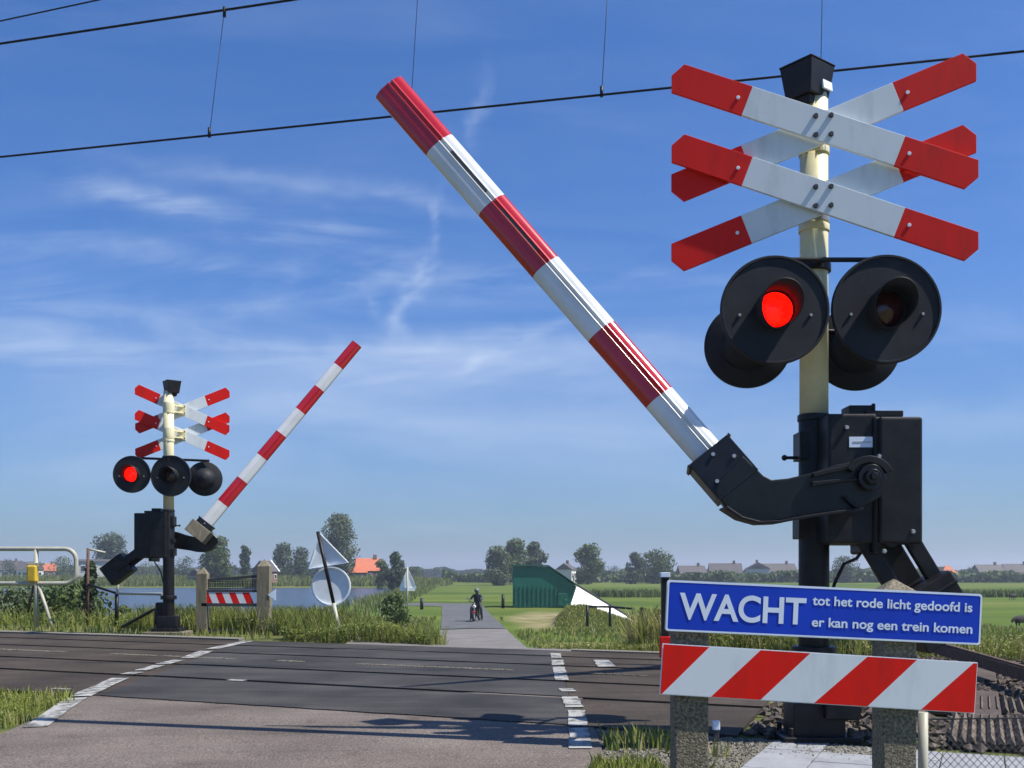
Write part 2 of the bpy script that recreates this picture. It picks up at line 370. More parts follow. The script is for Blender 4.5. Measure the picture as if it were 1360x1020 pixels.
# roads
def asphalt(name, c, c2, spk=.35, strk=1.0):
    m = bpy.data.materials.new(name); m.use_nodes = True
    global nt, tcn
    nt = m.node_tree; b = nt.nodes['Principled BSDF']; b.inputs['Roughness'].default_value = .85; b.inputs['Specular IOR Level'].default_value = .25
    tcn = N('ShaderNodeTexCoord')
    base = ramp(gnoise(1.1, (1, 1, 1), 8), [(.3, c), (.7, c2)])
    s = ramp(gnoise(95, (1, 1, 1), 2), [(.35, (1 - spk,) * 3), (.65, (1 + spk * .6,) * 3)])
    mm = N('ShaderNodeMixRGB', blend_type='MULTIPLY'); mm.inputs[0].default_value = 1; nt.links.new(base, mm.inputs[1]); nt.links.new(s, mm.inputs[2])
    st = ramp(gnoise(3.5, (1, 1, 1), 6), [(.60, (1, 1, 1)), (.72, (.72, .68, .62))])
    m2 = N('ShaderNodeMixRGB', blend_type='MULTIPLY'); m2.inputs[0].default_value = .8; nt.links.new(mm.outputs[0], m2.inputs[1]); nt.links.new(st, m2.inputs[2])
    mpz = N('ShaderNodeMapping'); mpz.inputs['Rotation'].default_value = (0, 0, R(24)); mpz.inputs['Scale'].default_value = (.25, 2.6, 1); nt.links.new(tcn.outputs['Object'], mpz.inputs[0])
    nz = N('ShaderNodeTexNoise'); nz.inputs['Scale'].default_value = 2.2; nz.inputs['Detail'].default_value = 9; nz.inputs['Roughness'].default_value = .7; nt.links.new(mpz.outputs[0], nz.inputs[0])
    m3 = N('ShaderNodeMixRGB', blend_type='MULTIPLY'); m3.inputs[0].default_value = strk; nt.links.new(m2.outputs[0], m3.inputs[1]); nt.links.new(ramp(nz.outputs[0], [(.35, (.72, .72, .72)), (.5, (1, 1, 1)), (.68, (1.25, 1.22, 1.18))]), m3.inputs[2])
    nt.links.new(m3.outputs[0], b.inputs['Base Color'])
    bp = N('ShaderNodeBump'); bp.inputs['Strength'].default_value = .5; bp.inputs['Distance'].default_value = .006
    nt.links.new(gnoise(110, (1, 1, 1), 3), bp.inputs['Height']); nt.links.new(bp.outputs[0], b.inputs['Normal'])
    return m
M['road'] = asphalt('pale worn asphalt', (.115, .094, .078), (.190, .160, .136), .5, .35)
M['deck'] = asphalt('dark crossing asphalt', (.028, .027, .026), (.070, .066, .061), .5)
M['brown'] = asphalt('brown crossing panels', (.036, .028, .020), (.075, .058, .043), .45)
M['pathm'] = asphalt('path asphalt', (.16, .148, .135), (.20, .188, .175), .2)
M['path2'] = asphalt('darker path asphalt', (.10, .102, .105), (.13, .132, .135), .2)

def sheet(name, polyfn, mats, zoff, ys, kind='structure'):
    mb = MB(); prev = None
    for y in ys:
        l, r = polyfn(y); n = 8
        row = [mb.bm.verts.new((l + (r - l) * k / n, y, float(ground_z(l + (r - l) * k / n, y)) + zoff)) for k in range(n + 1)]
        if prev:
            for k in range(n): mb.bm.faces.new((prev[k], prev[k + 1], row[k + 1], row[k]))
        prev = row
    o = mb.build(name, mats); tag(o, kind=kind); return o
LX = lambda y: -3.10 - .083 * (y - 6.7)      # left road edge
RX = lambda y: .40 + .020 * (y - 6)          # right road edge
# near asphalt: up to the deck edge t=6.25 (edge runs oblique to the road) : build with t/u grid clipping by x
def strip(name, t0, t1, x0f, x1f, z, mats, thick=.14, jag=0.0, seed=1, tag_kind='structure', n=40):
    """a slab between two lines parallel with the tracks and the two road edges"""
    rng = random.Random(seed); mb = MB(); f, k_ = [], []
    def line(t, rev=False):
        # intersections with the left/right edge: x=x0f(y) & sa*x+ca*y=t
        out = []
        for fn in (x0f, x1f):
            y = t / ca
            for _ in range(12): y = (t - sa * fn(y)) / ca
            out.append((fn(y), y))
        a, c = out; return [(a[0] + (c[0] - a[0]) * i / n, a[1] + (c[1] - a[1]) * i / n) for i in range(n + 1)]
    A = line(t0); B = line(t1)
    A = [(x, y + rng.uniform(-jag, jag)) for x, y in A]; pts = A + B[::-1]
    mb.prism([(x, y, z) for x, y in pts], [(x, y, z - thick) for x, y in pts])
    o = mb.build(name, mats)
    if tag_kind: tag(o, kind=tag_kind)
    return o
sheet('road', lambda y: (LX(y) - .10, RX(y) + .10) if y > 5.5 else (LX(y) - .1 + 0, RX(y) + .1), M['road'], .022, list(np.arange(-20, 4, 2.0)) + list(np.arange(4, 8.6, .3)))
DT0, DT1 = 6.22, 12.15
RAILS = [7.6, 8.72, 10.2, 11.32]
cuts = [DT0] + sum([[r - .062, r + .055] for r in RAILS], []) + [DT1]
for i in range(0, len(cuts), 2):
    a, c = cuts[i], cuts[i + 1]
    strip('crossing_deck', a, c, LX, RX, .0, M['deck'], jag=.012 if i == 0 else 0, seed=i)
    strip('crossing_deck', a, c, lambda y: -40, lambda y: LX(y) - .004, -.003, M['brown'], jag=.02 if i == 0 else 0, seed=i + 50)
    strip('crossing_deck', a, c, lambda y: RX(y) + .004, lambda y: 1.25 + .35 * (y - 6), -.003, M['brown'], jag=.015 if i == 0 else 0, seed=i + 90)
# kerb-like far edge, pale concrete
strip('kerb_strip', DT1 + .004, DT1 + .30, lambda y: -40, lambda y: -3.9, .02, M['gravel'], jag=0, n=30)
strip('kerb_strip', DT1 + .004, DT1 + .22, lambda y: .75, lambda y: 14, .012, M['gravel'], jag=0, n=30)

# ballast bed on the right of the deck
rng = np.random.default_rng(3)
def rocks(name, n, samp, rmin, rmax, m, label=None, cat=None):
    base = np.array([[1,0,0],[-1,0,0],[0,1,0],[0,-1,0],[0,0,1],[0,0,-1]], float)
    tri = np.array([[0,2,4],[2,1,4],[1,3,4],[3,0,4],[2,0,5],[1,2,5],[3,1,5],[0,3,5]])
    P = samp(n); n = len(P)
    r = rng.uniform(rmin, rmax, (n, 1, 1)); V_ = base[None] * (r * rng.uniform(.55, 1.25, (n, 6, 1)))
    a = rng.uniform(0, 6.28, n); b_ = rng.uniform(0, 6.28, n); c, s = np.cos(a), np.sin(a); c2, s2 = np.cos(b_), np.sin(b_)
    x = V_[..., 0] * c[:, None] - V_[..., 1] * s[:, None]; y = V_[..., 0] * s[:, None] + V_[..., 1] * c[:, None]; z = V_[..., 2]
    y2 = y * c2[:, None] - z * s2[:, None]; z2 = (y * s2[:, None] + z * c2[:, None]) * .8
    V2 = np.stack([x, y2, z2], -1) + P[:, None]
    W = V2[:, tri].reshape(-1, 3)
    o = npmesh(name, W, 3, [m]); tag(o, label, cat, kind='stuff'); return o
def samp_ballast(n):
    t = rng.uniform(6.3, 13.2, n); u = rng.uniform(-1.6, 9, n); x = sa * t + ca * u; y = ca * t - sa * u
    k = (x > 1.3 + .35 * (y - 6)) & ~((t > 6.33) & (t < 7.44) & (u > -.15)) & ~((t > 7.76) & (t < 8.57) & (u > -.55)); x, y = x[k], y[k]; return np.stack([x, y, ground_z(x, y) + rng.uniform(-.01, .05, len(x))], -1)
rocks('ballast', 26000, samp_ballast, .02, .05, M['stone'], 'brown crushed stone ballast between the rails on the right', 'ballast')
def samp_gravel(n):
    x = rng.uniform(.45, 2.0, n); y = rng.uniform(4.6, 7.2, n); t = sa * x + ca * y; k = (t < 6.25) & (x > RX(y) + .02 + .10 * rng.random(n)); x, y = x[k], y[k]
    return np.stack([x, y, ground_z(x, y) + .004], -1)
rocks('gravel', 16000, samp_gravel, .006, .022, M['gravel'], 'fine pale gravel in the verge beside the road edge', 'gravel')

# the tracks: rails and sleepers
for k in range(2):
    t0, t1 = RAILS[2 * k], RAILS[2 * k + 1]; tm = (t0 + t1) / 2
    th = empty('railway_track', (*xy(tm, 0), 0), ('nearer' if k == 0 else 'farther') + ' pair of worn steel rails crossing the road', 'track')
    for t in (t0, t1):
        mb = MB(); a = Vector((*xy(t, -60), 0)); c = Vector((*xy(t, 60), 0))
        for (w, h, z) in ((.050, .03, -.030), (.014, .09, -.075), (.11, .02, -.13)):
            mb.bar(a + Vector((0, 0, z)), c + Vector((0, 0, z)), w, h)
        mb.build('rail', M['rail'], th, loc=-th.location)
    for j in range(14):
        u = -.6 + j * .62
        p = Vector((*xy(tm, u), -.02)); mb = MB(); d = Vector((sa, ca, 0))
        if p.x < 1.9 + .35 * (p.y - 6): continue
        mb.bar(p - d * .85, p + d * .85, .12, .2, Vector((ca, -sa, 0))); mb.build('sleeper', M['sleeper'], th, .01, loc=-th.location)

# path beyond
def path_edges(y):
    c = -1.0 - (y - 36.5) * .062; w = 1.55 + .1 * sstep(60, 90, y)
    if y < 30: c = -1.0 - (y - 30) * .02; w = 1.6
    lft = c - w - 14 * float(sstep(84, 93, y)) * 1.0
    return lft, c + w - 0 * y
sheet('path', path_edges, M['pathm'], .022, list(np.arange(12.9, 30, .5)) + list(np.arange(30, 50.6, 1.5)))
sheet('path', path_edges, M['path2'], .027, list(np.arange(50.0, 94, 1.5)))

# painted markings (worn)
def quadpaint(pts, z=.006):
    mb = MB(); n = len(pts) // 2; zz = lambda p: (z if tu(p.x, p.y)[0] > DT0 else float(ground_z(p.x, p.y)) + .022 + z)
    a = [mb.bm.verts.new((p.x, p.y, zz(p))) for p in pts]
    for k in range(n - 1): mb.bm.faces.new((a[k], a[k + 1], a[2 * n - 2 - k], a[2 * n - 1 - k]))
    o = mb.build('road_marking', M['paint'])
    if o.data.polygons[0].normal.z < 0: o.data.flip_normals()
    tag(o, kind='structure'); return o
def g(px, py):
    d = CAMZ * F / (py - HY); return Vector(((px - CX) / F * d, d, 0))
def ragged(p0, p1, w, seed, z=.006, n=5):
    rr = random.Random(seed); d = (p1 - p0); s = Vector((0, 0, 1)).cross(d).normalized() * w / 2
    L_ = [p0 + d * i / n - s * (1 + rr.uniform(-.14, .08)) for i in range(n + 1)]; R_ = [p0 + d * i / n + s * (1 + rr.uniform(-.14, .08)) for i in range(n + 1)]
    return quadpaint(L_ + R_[::-1], z)
for i, (a, c, w) in enumerate([((46, 958), (103, 926), .15), ((108, 924), (160, 901), .16), ((168, 896), (183, 893), .14), ((186, 891), (212, 884), .13), ((216, 882.5), (238, 877), .16),
                               ((249, 874.5), (274, 865), .17), ((280, 862.5), (331, 851.5), .16)]):
    ragged(g(*a), g(*c), w, i)
for i, (a, c, w) in enumerate([((771, 990), (768, 966), .15), ((768, 964), (765, 944), .15), ((763, 940), (757, 926), .16), ((755, 919), (751, 915), .15), ((746, 904), (742, 886), .15), ((741, 884), (740, 877), .16), ((739, 874), (738, 868), .15)]):
    ragged(g(*a), g(*c), w * .82, 20 + i)
ragged(g(798, 877), g(806, 886), .18, 41); ragged(g(302, 903.5), g(325, 904.5), .09, 43); ragged(g(70, 915), g(92, 916), .07, 45)

# weeds/pale seam between the tracks
def seam(n):
    u = rng.uniform(-12, 1.2, n); t = 9.46 + rng.normal(0, .02, n); k = (np.sin(u * 2.1) + np.sin(u * 5.3) > -.3); u, t = u[k], t[k]
    return np.stack([sa * t + ca * u, ca * t - sa * u, np.full(len(t), .003)], -1)
rocks('grit', 5000, seam, .004, .013, M['gravel'], 'pale grit lying along the joint between the two tracks', 'grit')

# ---------------------------------------------------------------- vegetation
def blades(name, P, h, w, mats, label, cat, lean=.35, mi=None):
    n = len(P); a = rng.uniform(0, 2 * math.pi, n); hh = h * rng.uniform(.45, 1.15, n); ww = w * rng.uniform(.6, 1.3, n)
    dx, dy = np.cos(a), np.sin(a); la = rng.uniform(0, 2 * math.pi, n); ll = lean * hh * rng.uniform(.2, 1.3, n)
    lx, ly = np.cos(la) * ll, np.sin(la) * ll
    def pt(s, wf, hf, lf): return np.stack([P[:, 0] + s * dx * ww * wf + lx * lf, P[:, 1] + s * dy * ww * wf + ly * lf, P[:, 2] + hh * hf], -1)
    b0, b1 = pt(-1, 1, 0, 0), pt(1, 1, 0, 0); m0, m1 = pt(-1, .75, .55, .3), pt(1, .75, .55, .3); tp = pt(0, 0, 1, 1); tq = pt(0.1, .3, .97, 1)
    q = np.stack([b0, b1, m1, m0, m0, m1, tq, tp], 1).reshape(-1, 3)
    if mi is None: mi = rng.integers(0, len(mats), n)
    o = npmesh(name, q, 4, mats, matidx=np.repeat(mi, 2)); tag(o, label, cat, kind='stuff'); return o
def scatter(n, x0, x1, y0, y1, cond=None, clump=None):
    x = rng.uniform(x0, x1, n); y = rng.uniform(y0, y1, n)
    if cond is not None: k = cond(x, y); x, y = x[k], y[k]
    if clump:
        k = rng.random(len(x)) < .35 + .65 * (np.sin(x * clump) * np.sin(y * clump * 1.3 + x) > -.2); x, y = x[k], y[k]
    return np.stack([x, y, ground_z(x, y)], -1)
G3 = [M['blade'], M['blade2'], M['straw']]
def mi_(n, p): return rng.choice(3, n, p=p)
P = scatter(26000, -9, -2.9, 4.6, 9.4, lambda x, y: (x < LX(y) - .14 + .07 * np.sin(y * 9)) & (sa * x + ca * y < 6.1 + .08 * np.sin(x * 5)))
blades('verge_grass', P, .10, .006, G3, 'short green grass left of the white road edge line', 'grass', mi=mi_(len(P), [.55, .35, .10]))
P = scatter(5200, .5, 2.3, 4.5, 6.6, lambda x, y: (x < 1.12 + .1 * np.sin(y * 9)) & (sa * x + ca * y < 6.1) & (x > RX(y) + .12) & (np.sin(x * 5 + 1) * np.sin(y * 6) + rng.normal(0, .25, len(x)) > .25))
blades('verge_weeds', P, .11, .007, G3, 'sparse weeds in the gravel right of the road edge', 'weeds', mi=mi_(len(P), [.5, .35, .15]))
P = scatter(3500, .35, 1.0, 4.3, 5.5, lambda x, y: (x > RX(y) + .05 - .12 * (5.7 - y)) & (x < .75))
blades('verge_grass', P, .08, .007, G3, 'dense green tuft at the right road edge nearest the viewer', 'grass', mi=mi_(len(P), [.6, .3, .10]))
# beyond the crossing, left of the path
def hstep(x, y): return sa * x + ca * y
P = scatter(45000, -6.5, -.8, 13.0, 22, lambda x, y: (hstep(x, y) > 12.55 + .15 * np.sin(x * 3)) & (x < -.069 * y + .10 * np.sin(y * 3)) & ~((x < -3.4) & (hstep(x, y) < 13.7)), 1.7)
blades('tall_grass', P, .30 + .12 * np.clip(-P[:, 0] - 2, 0, 1), .007, G3, 'tall weedy grass between the striped board gate and the path', 'grass', mi=mi_(len(P), [.5, .36, .14]))
P = scatter(14000, -22, -3.6, 14, 26, lambda x, y: (hstep(x, y) > 12.5) & (hstep(x, y) < 14.4))
blades('low_grass', P, .13, .012, G3, 'short grass along the far edge of the tracks on the left', 'grass', mi=mi_(len(P), [.5, .3, .2]))
P = scatter(45000, -30, -5.0, 15.5, 34, lambda x, y: (hstep(x, y) > 14.0) & (hstep(x, y) < 18.5), .8)
blades('tall_grass', P, .34, .009, G3, 'rough grass on the bank behind the pale tube gate', 'grass', mi=mi_(len(P), [.45, .45, .10]))
# right of the path
P = scatter(45000, .2, 7.5, 11, 19, lambda x, y: (hstep(x, y) > 12.45 + .12 * np.sin(x * 3)) & (x > .28 + .02 * (y - 12) + .1 * np.sin(y * 2.3)), 1.6)
hfac = np.clip(.10 + .10 * (P[:, 0] - .3), .10, .36)
blades('tall_grass', P, hfac * .85, .007, G3, 'tall grass between the path and the sign posts', 'grass', mi=mi_(len(P), [.5, .3, .20]))
P = scatter(6000, 1.6, 3.3, 12.5, 15, lambda x, y: (hstep(x, y) > 12.9))
blades('pale_tussock', P, .55, .009, [M['straw'], M['blade']], 'pale dry tussock right of the path', 'grass')
P = scatter(60000, -8, 24, 22, 62, lambda x, y: ((x < -2.9 - .06 * (y - 36)) | (x > .75 - .06 * (y - 36))) & ~((x > -.5) & (x < 8) & (np.abs(y - 60) < 12)), .5)
blades('meadow_grass', P, .22, .03, G3, 'rough meadow grass on both sides of the far path', 'grass', mi=mi_(len(P), [.55, .3, .15]))
P = scatter(24000, -42, -8, 205, 232, lambda x, y: x < -10 - .045 * y + 5)
P = np.concatenate([scatter(26000, -120, -14, 222, 250), scatter(9000, -26, -8, 55, 224, lambda x, y: (x > -9.5 - .045 * y - 1.5) & (x < -9 - .045 * y + 4))])
blades('reeds', P, np.where(P[:, 1] > 215, 1.5, .8), np.where(P[:, 1] > 215, .09, .04), [M['blade2'], M['leaf1'], M['straw']], 'green reeds along the banks of the lake', 'reeds', mi=mi_(len(P), [.5, .35, .15]))

P = scatter(16000, 4, 110, 116, 123)
blades('reeds', P, .9, .06, [M['blade2'], M['leaf1'], M['leaf2']], 'dark strip of reeds along a ditch across the right meadow', 'reeds')
def crown_pts(blobs, n, leaf):
    blobs = np.array(blobs, float); vol = blobs[:, 3] * blobs[:, 4] * blobs[:, 5]; w = vol ** .75; pr = w / w.sum()
    k = rng.choice(len(blobs), n, p=pr); B = blobs[k]
    d = rng.normal(size=(n, 3)); d /= np.linalg.norm(d, axis=1)[:, None]
    r = 1 - .42 * rng.random(n) ** 1.5; C = B[:, :3] + d * B[:, 3:6] * (r * (1 + .10 * rng.normal(size=n)))[:, None]
    nrm = d + .7 * rng.normal(size=(n, 3)); nrm /= np.linalg.norm(nrm, axis=1)[:, None]
    a = np.cross(nrm, rng.normal(size=(n, 3))); a /= np.linalg.norm(a, axis=1)[:, None]; b_ = np.cross(nrm, a)
    s = (leaf * rng.uniform(.5, 1.3, n))[:, None]
    return np.stack([C - a * s, C - b_ * s * .6, C + a * s, C + b_ * s * .6], 1).reshape(-1, 3)
def leafy_cover(name, P, h, leaf, mats, label, up=.9):
    n = len(P); C = P.copy(); C[:, 2] += h * rng.random(n) ** .6
    nrm = rng.normal(size=(n, 3)) * .75; nrm[:, 2] = np.abs(nrm[:, 2]) + up; nrm /= np.linalg.norm(nrm, axis=1)[:, None]
    a = np.cross(nrm, rng.normal(size=(n, 3))); a /= np.linalg.norm(a, axis=1)[:, None]; b_ = np.cross(nrm, a); s_ = (leaf * rng.uniform(.4, 1.4, n))[:, None]
    q = np.stack([C - a * s_, C - b_ * s_ * .45, C + a * s_, C + b_ * s_ * .45], 1).reshape(-1, 3)
    o = npmesh(name, q, 4, mats, matidx=rng.integers(0, len(mats), n)); tag(o, label, 'weeds', kind='stuff'); return o
def mound(x, y): return .5 + .5 * np.sin(x * 2.3 + 1.3 * np.sin(y * 1.1)) * np.sin(y * 1.9 + x)
P = scatter(120000, -6.8, -.8, 12.9, 21, lambda x, y: (hstep(x, y) > 12.55 + .12 * np.sin(x * 3)) & (x < -.071 * y + .08 * np.sin(y * 3)) & ~((x < -3.4) & (hstep(x, y) < 13.8)))
leafy_cover('weeds', P, .12 + .26 * mound(P[:, 0], P[:, 1]) * np.clip((-P[:, 0] - .7) / 1.5, .3, 1), .024, [M['blade'], M['blade2'], M['leaf1']], 'leafy green weeds between the leaning road sign and the path')
P = scatter(70000, .2, 7.5, 11, 18, lambda x, y: (hstep(x, y) > 12.5 + .12 * np.sin(x * 3)) & (x > .26 + .02 * (y - 12) + .1 * np.sin(y * 2.3)))
leafy_cover('weeds', P, np.clip(.05 + .12 * (P[:, 0] - .3), .05, .32) * (.5 + .7 * mound(P[:, 0], P[:, 1])), .020, [M['blade'], M['blade2'], M['straw']], 'leafy weeds right of the path in front of the white slab')
P = scatter(60000, -24, -4.4, 14.5, 30, lambda x, y: (hstep(x, y) > 13.9) & (hstep(x, y) < 17))
leafy_cover('weeds', P, .30 * (.3 + mound(P[:, 0], P[:, 1])), .032, [M['blade2'], M['leaf1'], M['blade']], 'leafy weeds under the tube gate and behind the far signal')
P = scatter(9000, -4.2, -2.9, 4.8, 9, lambda x, y: (x < LX(y) - .2) & (sa * x + ca * y < 6.0))
leafy_cover('weeds', P, .07, .012, [M['blade'], M['blade2']], 'low leafy weeds left of the white road edge line')
P = scatter(12000, 2.0, 7.5, 47.5, 54.3, lambda x, y: (x / y * F + CX > 738))
blades('rough_grass', P, .16, .03, G3, 'tall grass at the foot of the white slab', 'grass', mi=mi_(len(P), [.5, .35, .15]))
def make_tree(name, base, h, w, label, cat='tree', m='leaf1', trunk=.25, n=3600, leaf=None, seed=0, nb=11, group=None, top=.55, lean=0):
    rr = random.Random(seed); t = empty(name, base, label, cat, group); leaf = leaf or h * .034
    blobs = []
    for i in range(nb):
        f = i / (nb - 1); zz = h * (trunk * .75 + (1 - trunk * .75) * (f * .86 + .05)); env = math.sin(math.pi * min(1, (f * .78 + .20))) ** top
        a = rr.uniform(0, 6.28); rad = w * .5 * env * rr.uniform(.15, .52)
        br = w * .5 * rr.uniform(.44, .64) * (.65 + .35 * env); bz = br * rr.uniform(.7, .95)
        zz = min(zz, h - bz)
        blobs.append((math.cos(a) * rad + lean * f, math.sin(a) * rad, zz, br, br, bz))
    mb = MB()
    if trunk > 0:
        hh = h * .62; mb.path([(0, 0, -.1), (lean * .1, 0, hh * .4), (lean * .4, .05 * w, hh * .75), (lean * .5, 0, hh)], [h * .030, h * .022, h * .014, h * .006], 8)
        for i in range(5):
            bl = blobs[rr.randrange(nb)]; z0 = h * rr.uniform(.2, .5)
            mb.path([(0, 0, z0), (bl[0] * .5, bl[1] * .5, (z0 + bl[2]) / 2 + .02 * h), (bl[0], bl[1], bl[2])], [h * .013, h * .009, h * .004], 6)
        mb.build('trunk', M['bark'], t)
    o = npmesh('crown', crown_pts(blobs, n, leaf), 4, [M[m]], t); return t
def tree_px(name, x0, x1, ytop, ybot, d, label, **k):
    b0 = at((x0 + x1) / 2, ybot, d); z0 = float(ground_z(b0.x, b0.y)); h = at(0, ytop, d).z - z0; w = (x1 - x0) / F * d * 1.22
    return make_tree(name, (b0.x, b0.y, z0), h, w, label, **k)
tree_px('tree', 424, 472, 681, 760, 240, 'tall rounded tree behind the triangular sign, the tallest on the left', m='leaf3', trunk=.2, seed=1, n=7000, leaf=.30, nb=16, top=.4)
tree_px('tree', 124, 172, 707, 760, 330, 'dark spreading tree beyond the counterweight of the far barrier', m='leaf2', trunk=.2, seed=2, group='trees on the horizon', n=3000)
tree_px('tree', 268, 312, 711, 764, 230, 'leafy green tree directly under the far barrier socket', m='leaf1', trunk=.1, seed=3, n=4000)
tree_px('tree', 316, 334, 724, 762, 260, 'narrow dark conical tree left of the pale gabled house', m='leaf2', trunk=.1, seed=4, n=2200)
tree_px('tree', 358, 392, 720, 762, 290, 'dark round tree behind the pale gable', m='leaf2', trunk=.15, seed=5, n=2600)
tree_px('tree', 386, 414, 726, 762, 280, 'dark tree partly covered by the left edge of the triangular sign', m='leaf2', trunk=.15, seed=25, n=2200)
tree_px('tree', 496, 518, 742, 764, 210, 'low bushy tree right of the orange roof', m='leaf1', trunk=.1, seed=6, n=2000)
tree_px('tree', 512, 540, 733, 768, 190, 'dark pointed tree beside the small distant triangular sign', m='leaf2', trunk=.15, seed=7, n=2600)
tree_px('tree', 640, 680, 724, 768, 230, 'pale green round tree at the left of the clump behind the green shed', m='leaf3', trunk=.1, seed=8, n=3600)
tree_px('tree', 662, 704, 715, 768, 250, 'tall dark tree in the middle of the clump behind the green shed', m='leaf1', trunk=.2, seed=9, n=3600)
tree_px('tree', 694, 725, 719, 768, 255, 'dark tree at the right of the clump behind the green shed', m='leaf2', trunk=.15, seed=10, n=3000)
tree_px('tree', 763, 799, 722, 768, 260, 'lone round tree right of the green shed', m='leaf1', trunk=.15, seed=11, n=3600)
tree_px('tree', 829, 858, 733, 770, 270, 'dark round tree left of its lighter neighbour behind the black marker post', m='leaf2', trunk=.1, seed=12, n=2600)
tree_px('tree', 850, 896, 729, 770, 280, 'broad light green tree just left of the near sign boards', m='leaf1', trunk=.1, seed=13, n=3600)
tree_px('tree', 1104, 1140, 738, 770, 300, 'round dark tree seen between the near pole and the counterweight arm', m='leaf2', trunk=.15, seed=14, n=2600)
for i, (x0, x1, yt, d) in enumerate([(0, 30, 742, 380), (62, 100, 738, 380), (170, 215, 745, 360), (232, 262, 738, 300), (545, 562, 752, 300), (745, 766, 750, 330), (800, 832, 751, 330), (955, 1000, 757, 300), (1236, 1262, 756, 300), (1276, 1300, 752, 330), (1215, 1240, 757, 350)]):
    L_ = ['low tree at the far left edge of the horizon', 'wide low tree behind the pale tube gate', 'low tree behind the far barrier cabinet', 'small tree between the far pole and the leafy green tree',
          'small bush on the horizon right of the distant sign', 'low bush just right of the green shed roof', 'low bush row right of the lone round tree', 'low bush in front of the distant houses above the blue board',
          'low bush left of the red roofed house', 'low bush between the two groups of houses at the right', 'low bush right of the counterweight arm'][i]
    tree_px('bush', x0, x1, yt, 768, d, L_, cat='bush', m=['leaf2', 'leaf1', 'leaf3'][i % 3], trunk=0, seed=30 + i, n=1300, nb=8)
# near bushes behind the tube gate
def bush_near(px, ytop, d, w, label, seed, m='leaf1'):
    b0 = at(px, 800, d); z0 = float(ground_z(b0.x, b0.y)); h = at(0, ytop, d).z - z0
    return make_tree('bush', (b0.x, b0.y, z0), h, w, label, cat='bush', m=m, trunk=0, n=3800, leaf=.055, seed=seed, nb=12)
bush_near(92, 772, 21.5, 2.0, 'leafy bush behind the right end of the pale tube gate', 51, 'leaf1')
bush_near(25, 778, 22, 2.2, 'leafy bush under the pale tube gate at the left edge', 52, 'leaf3')
bush_near(120, 742, 20.5, .35, 'slim climbing shrub at the corner of the pale tube gate', 53, 'leaf2')
bush_near(165, 805, 22, .7, 'small shrub under the counterweight of the far barrier', 54, 'leaf1')
bush_near(522, 785, 34, 1.6, 'low bush behind the tall grass near the distant sign', 55, 'leaf1')
bush_near(853, 806, 50, .6, 'small round bush beside the black railing', 56, 'leaf2')
# far woods on the horizon
def far_wood(name, x0, x1, d, hh, n, m, label):
    px = rng.uniform(x0, x1, n); X_ = (px - CX) / F * d; Y_ = d + rng.uniform(-8, 8, n)
    hcap = hh * (.55 + .45 * (.5 + .5 * np.sin(px * .11) * np.sin(px * .043 + 1))); Zc = ground_z(X_, Y_) + hcap * rng.random(n) ** .8
    C = np.stack([X_, Y_, Zc], -1); a = rng.normal(size=(n, 3)); a /= np.linalg.norm(a, axis=1)[:, None]; b_ = np.cross(a, rng.normal(size=(n, 3))); b_ /= np.linalg.norm(b_, axis=1)[:, None]
    s = .6 * d / 400 * 1.3; q = np.stack([C - a * s, C - b_ * s, C + a * s, C + b_ * s], 1).reshape(-1, 3)
    o = npmesh(name, q, 4, [M[m]]); tag(o, label, 'wood', kind='stuff')
far_wood('far_wood', -200, 560, 430, 6.0, 26000, 'leaf2', 'dark band of far woodland on the left horizon')
far_wood('far_wood', 560, 760, 700, 6.5, 9000, 'leaf2', 'thin band of far woodland behind the path')
far_wood('far_wood', 740, 1600, 430, 5.2, 30000, 'leaf1', 'low band of far hedges on the right horizon')

far_wood('hedgerow', 590, 1400, 320, 3.4, 26000, 'leaf1', 'uneven hedgerow under the trees on the right horizon')
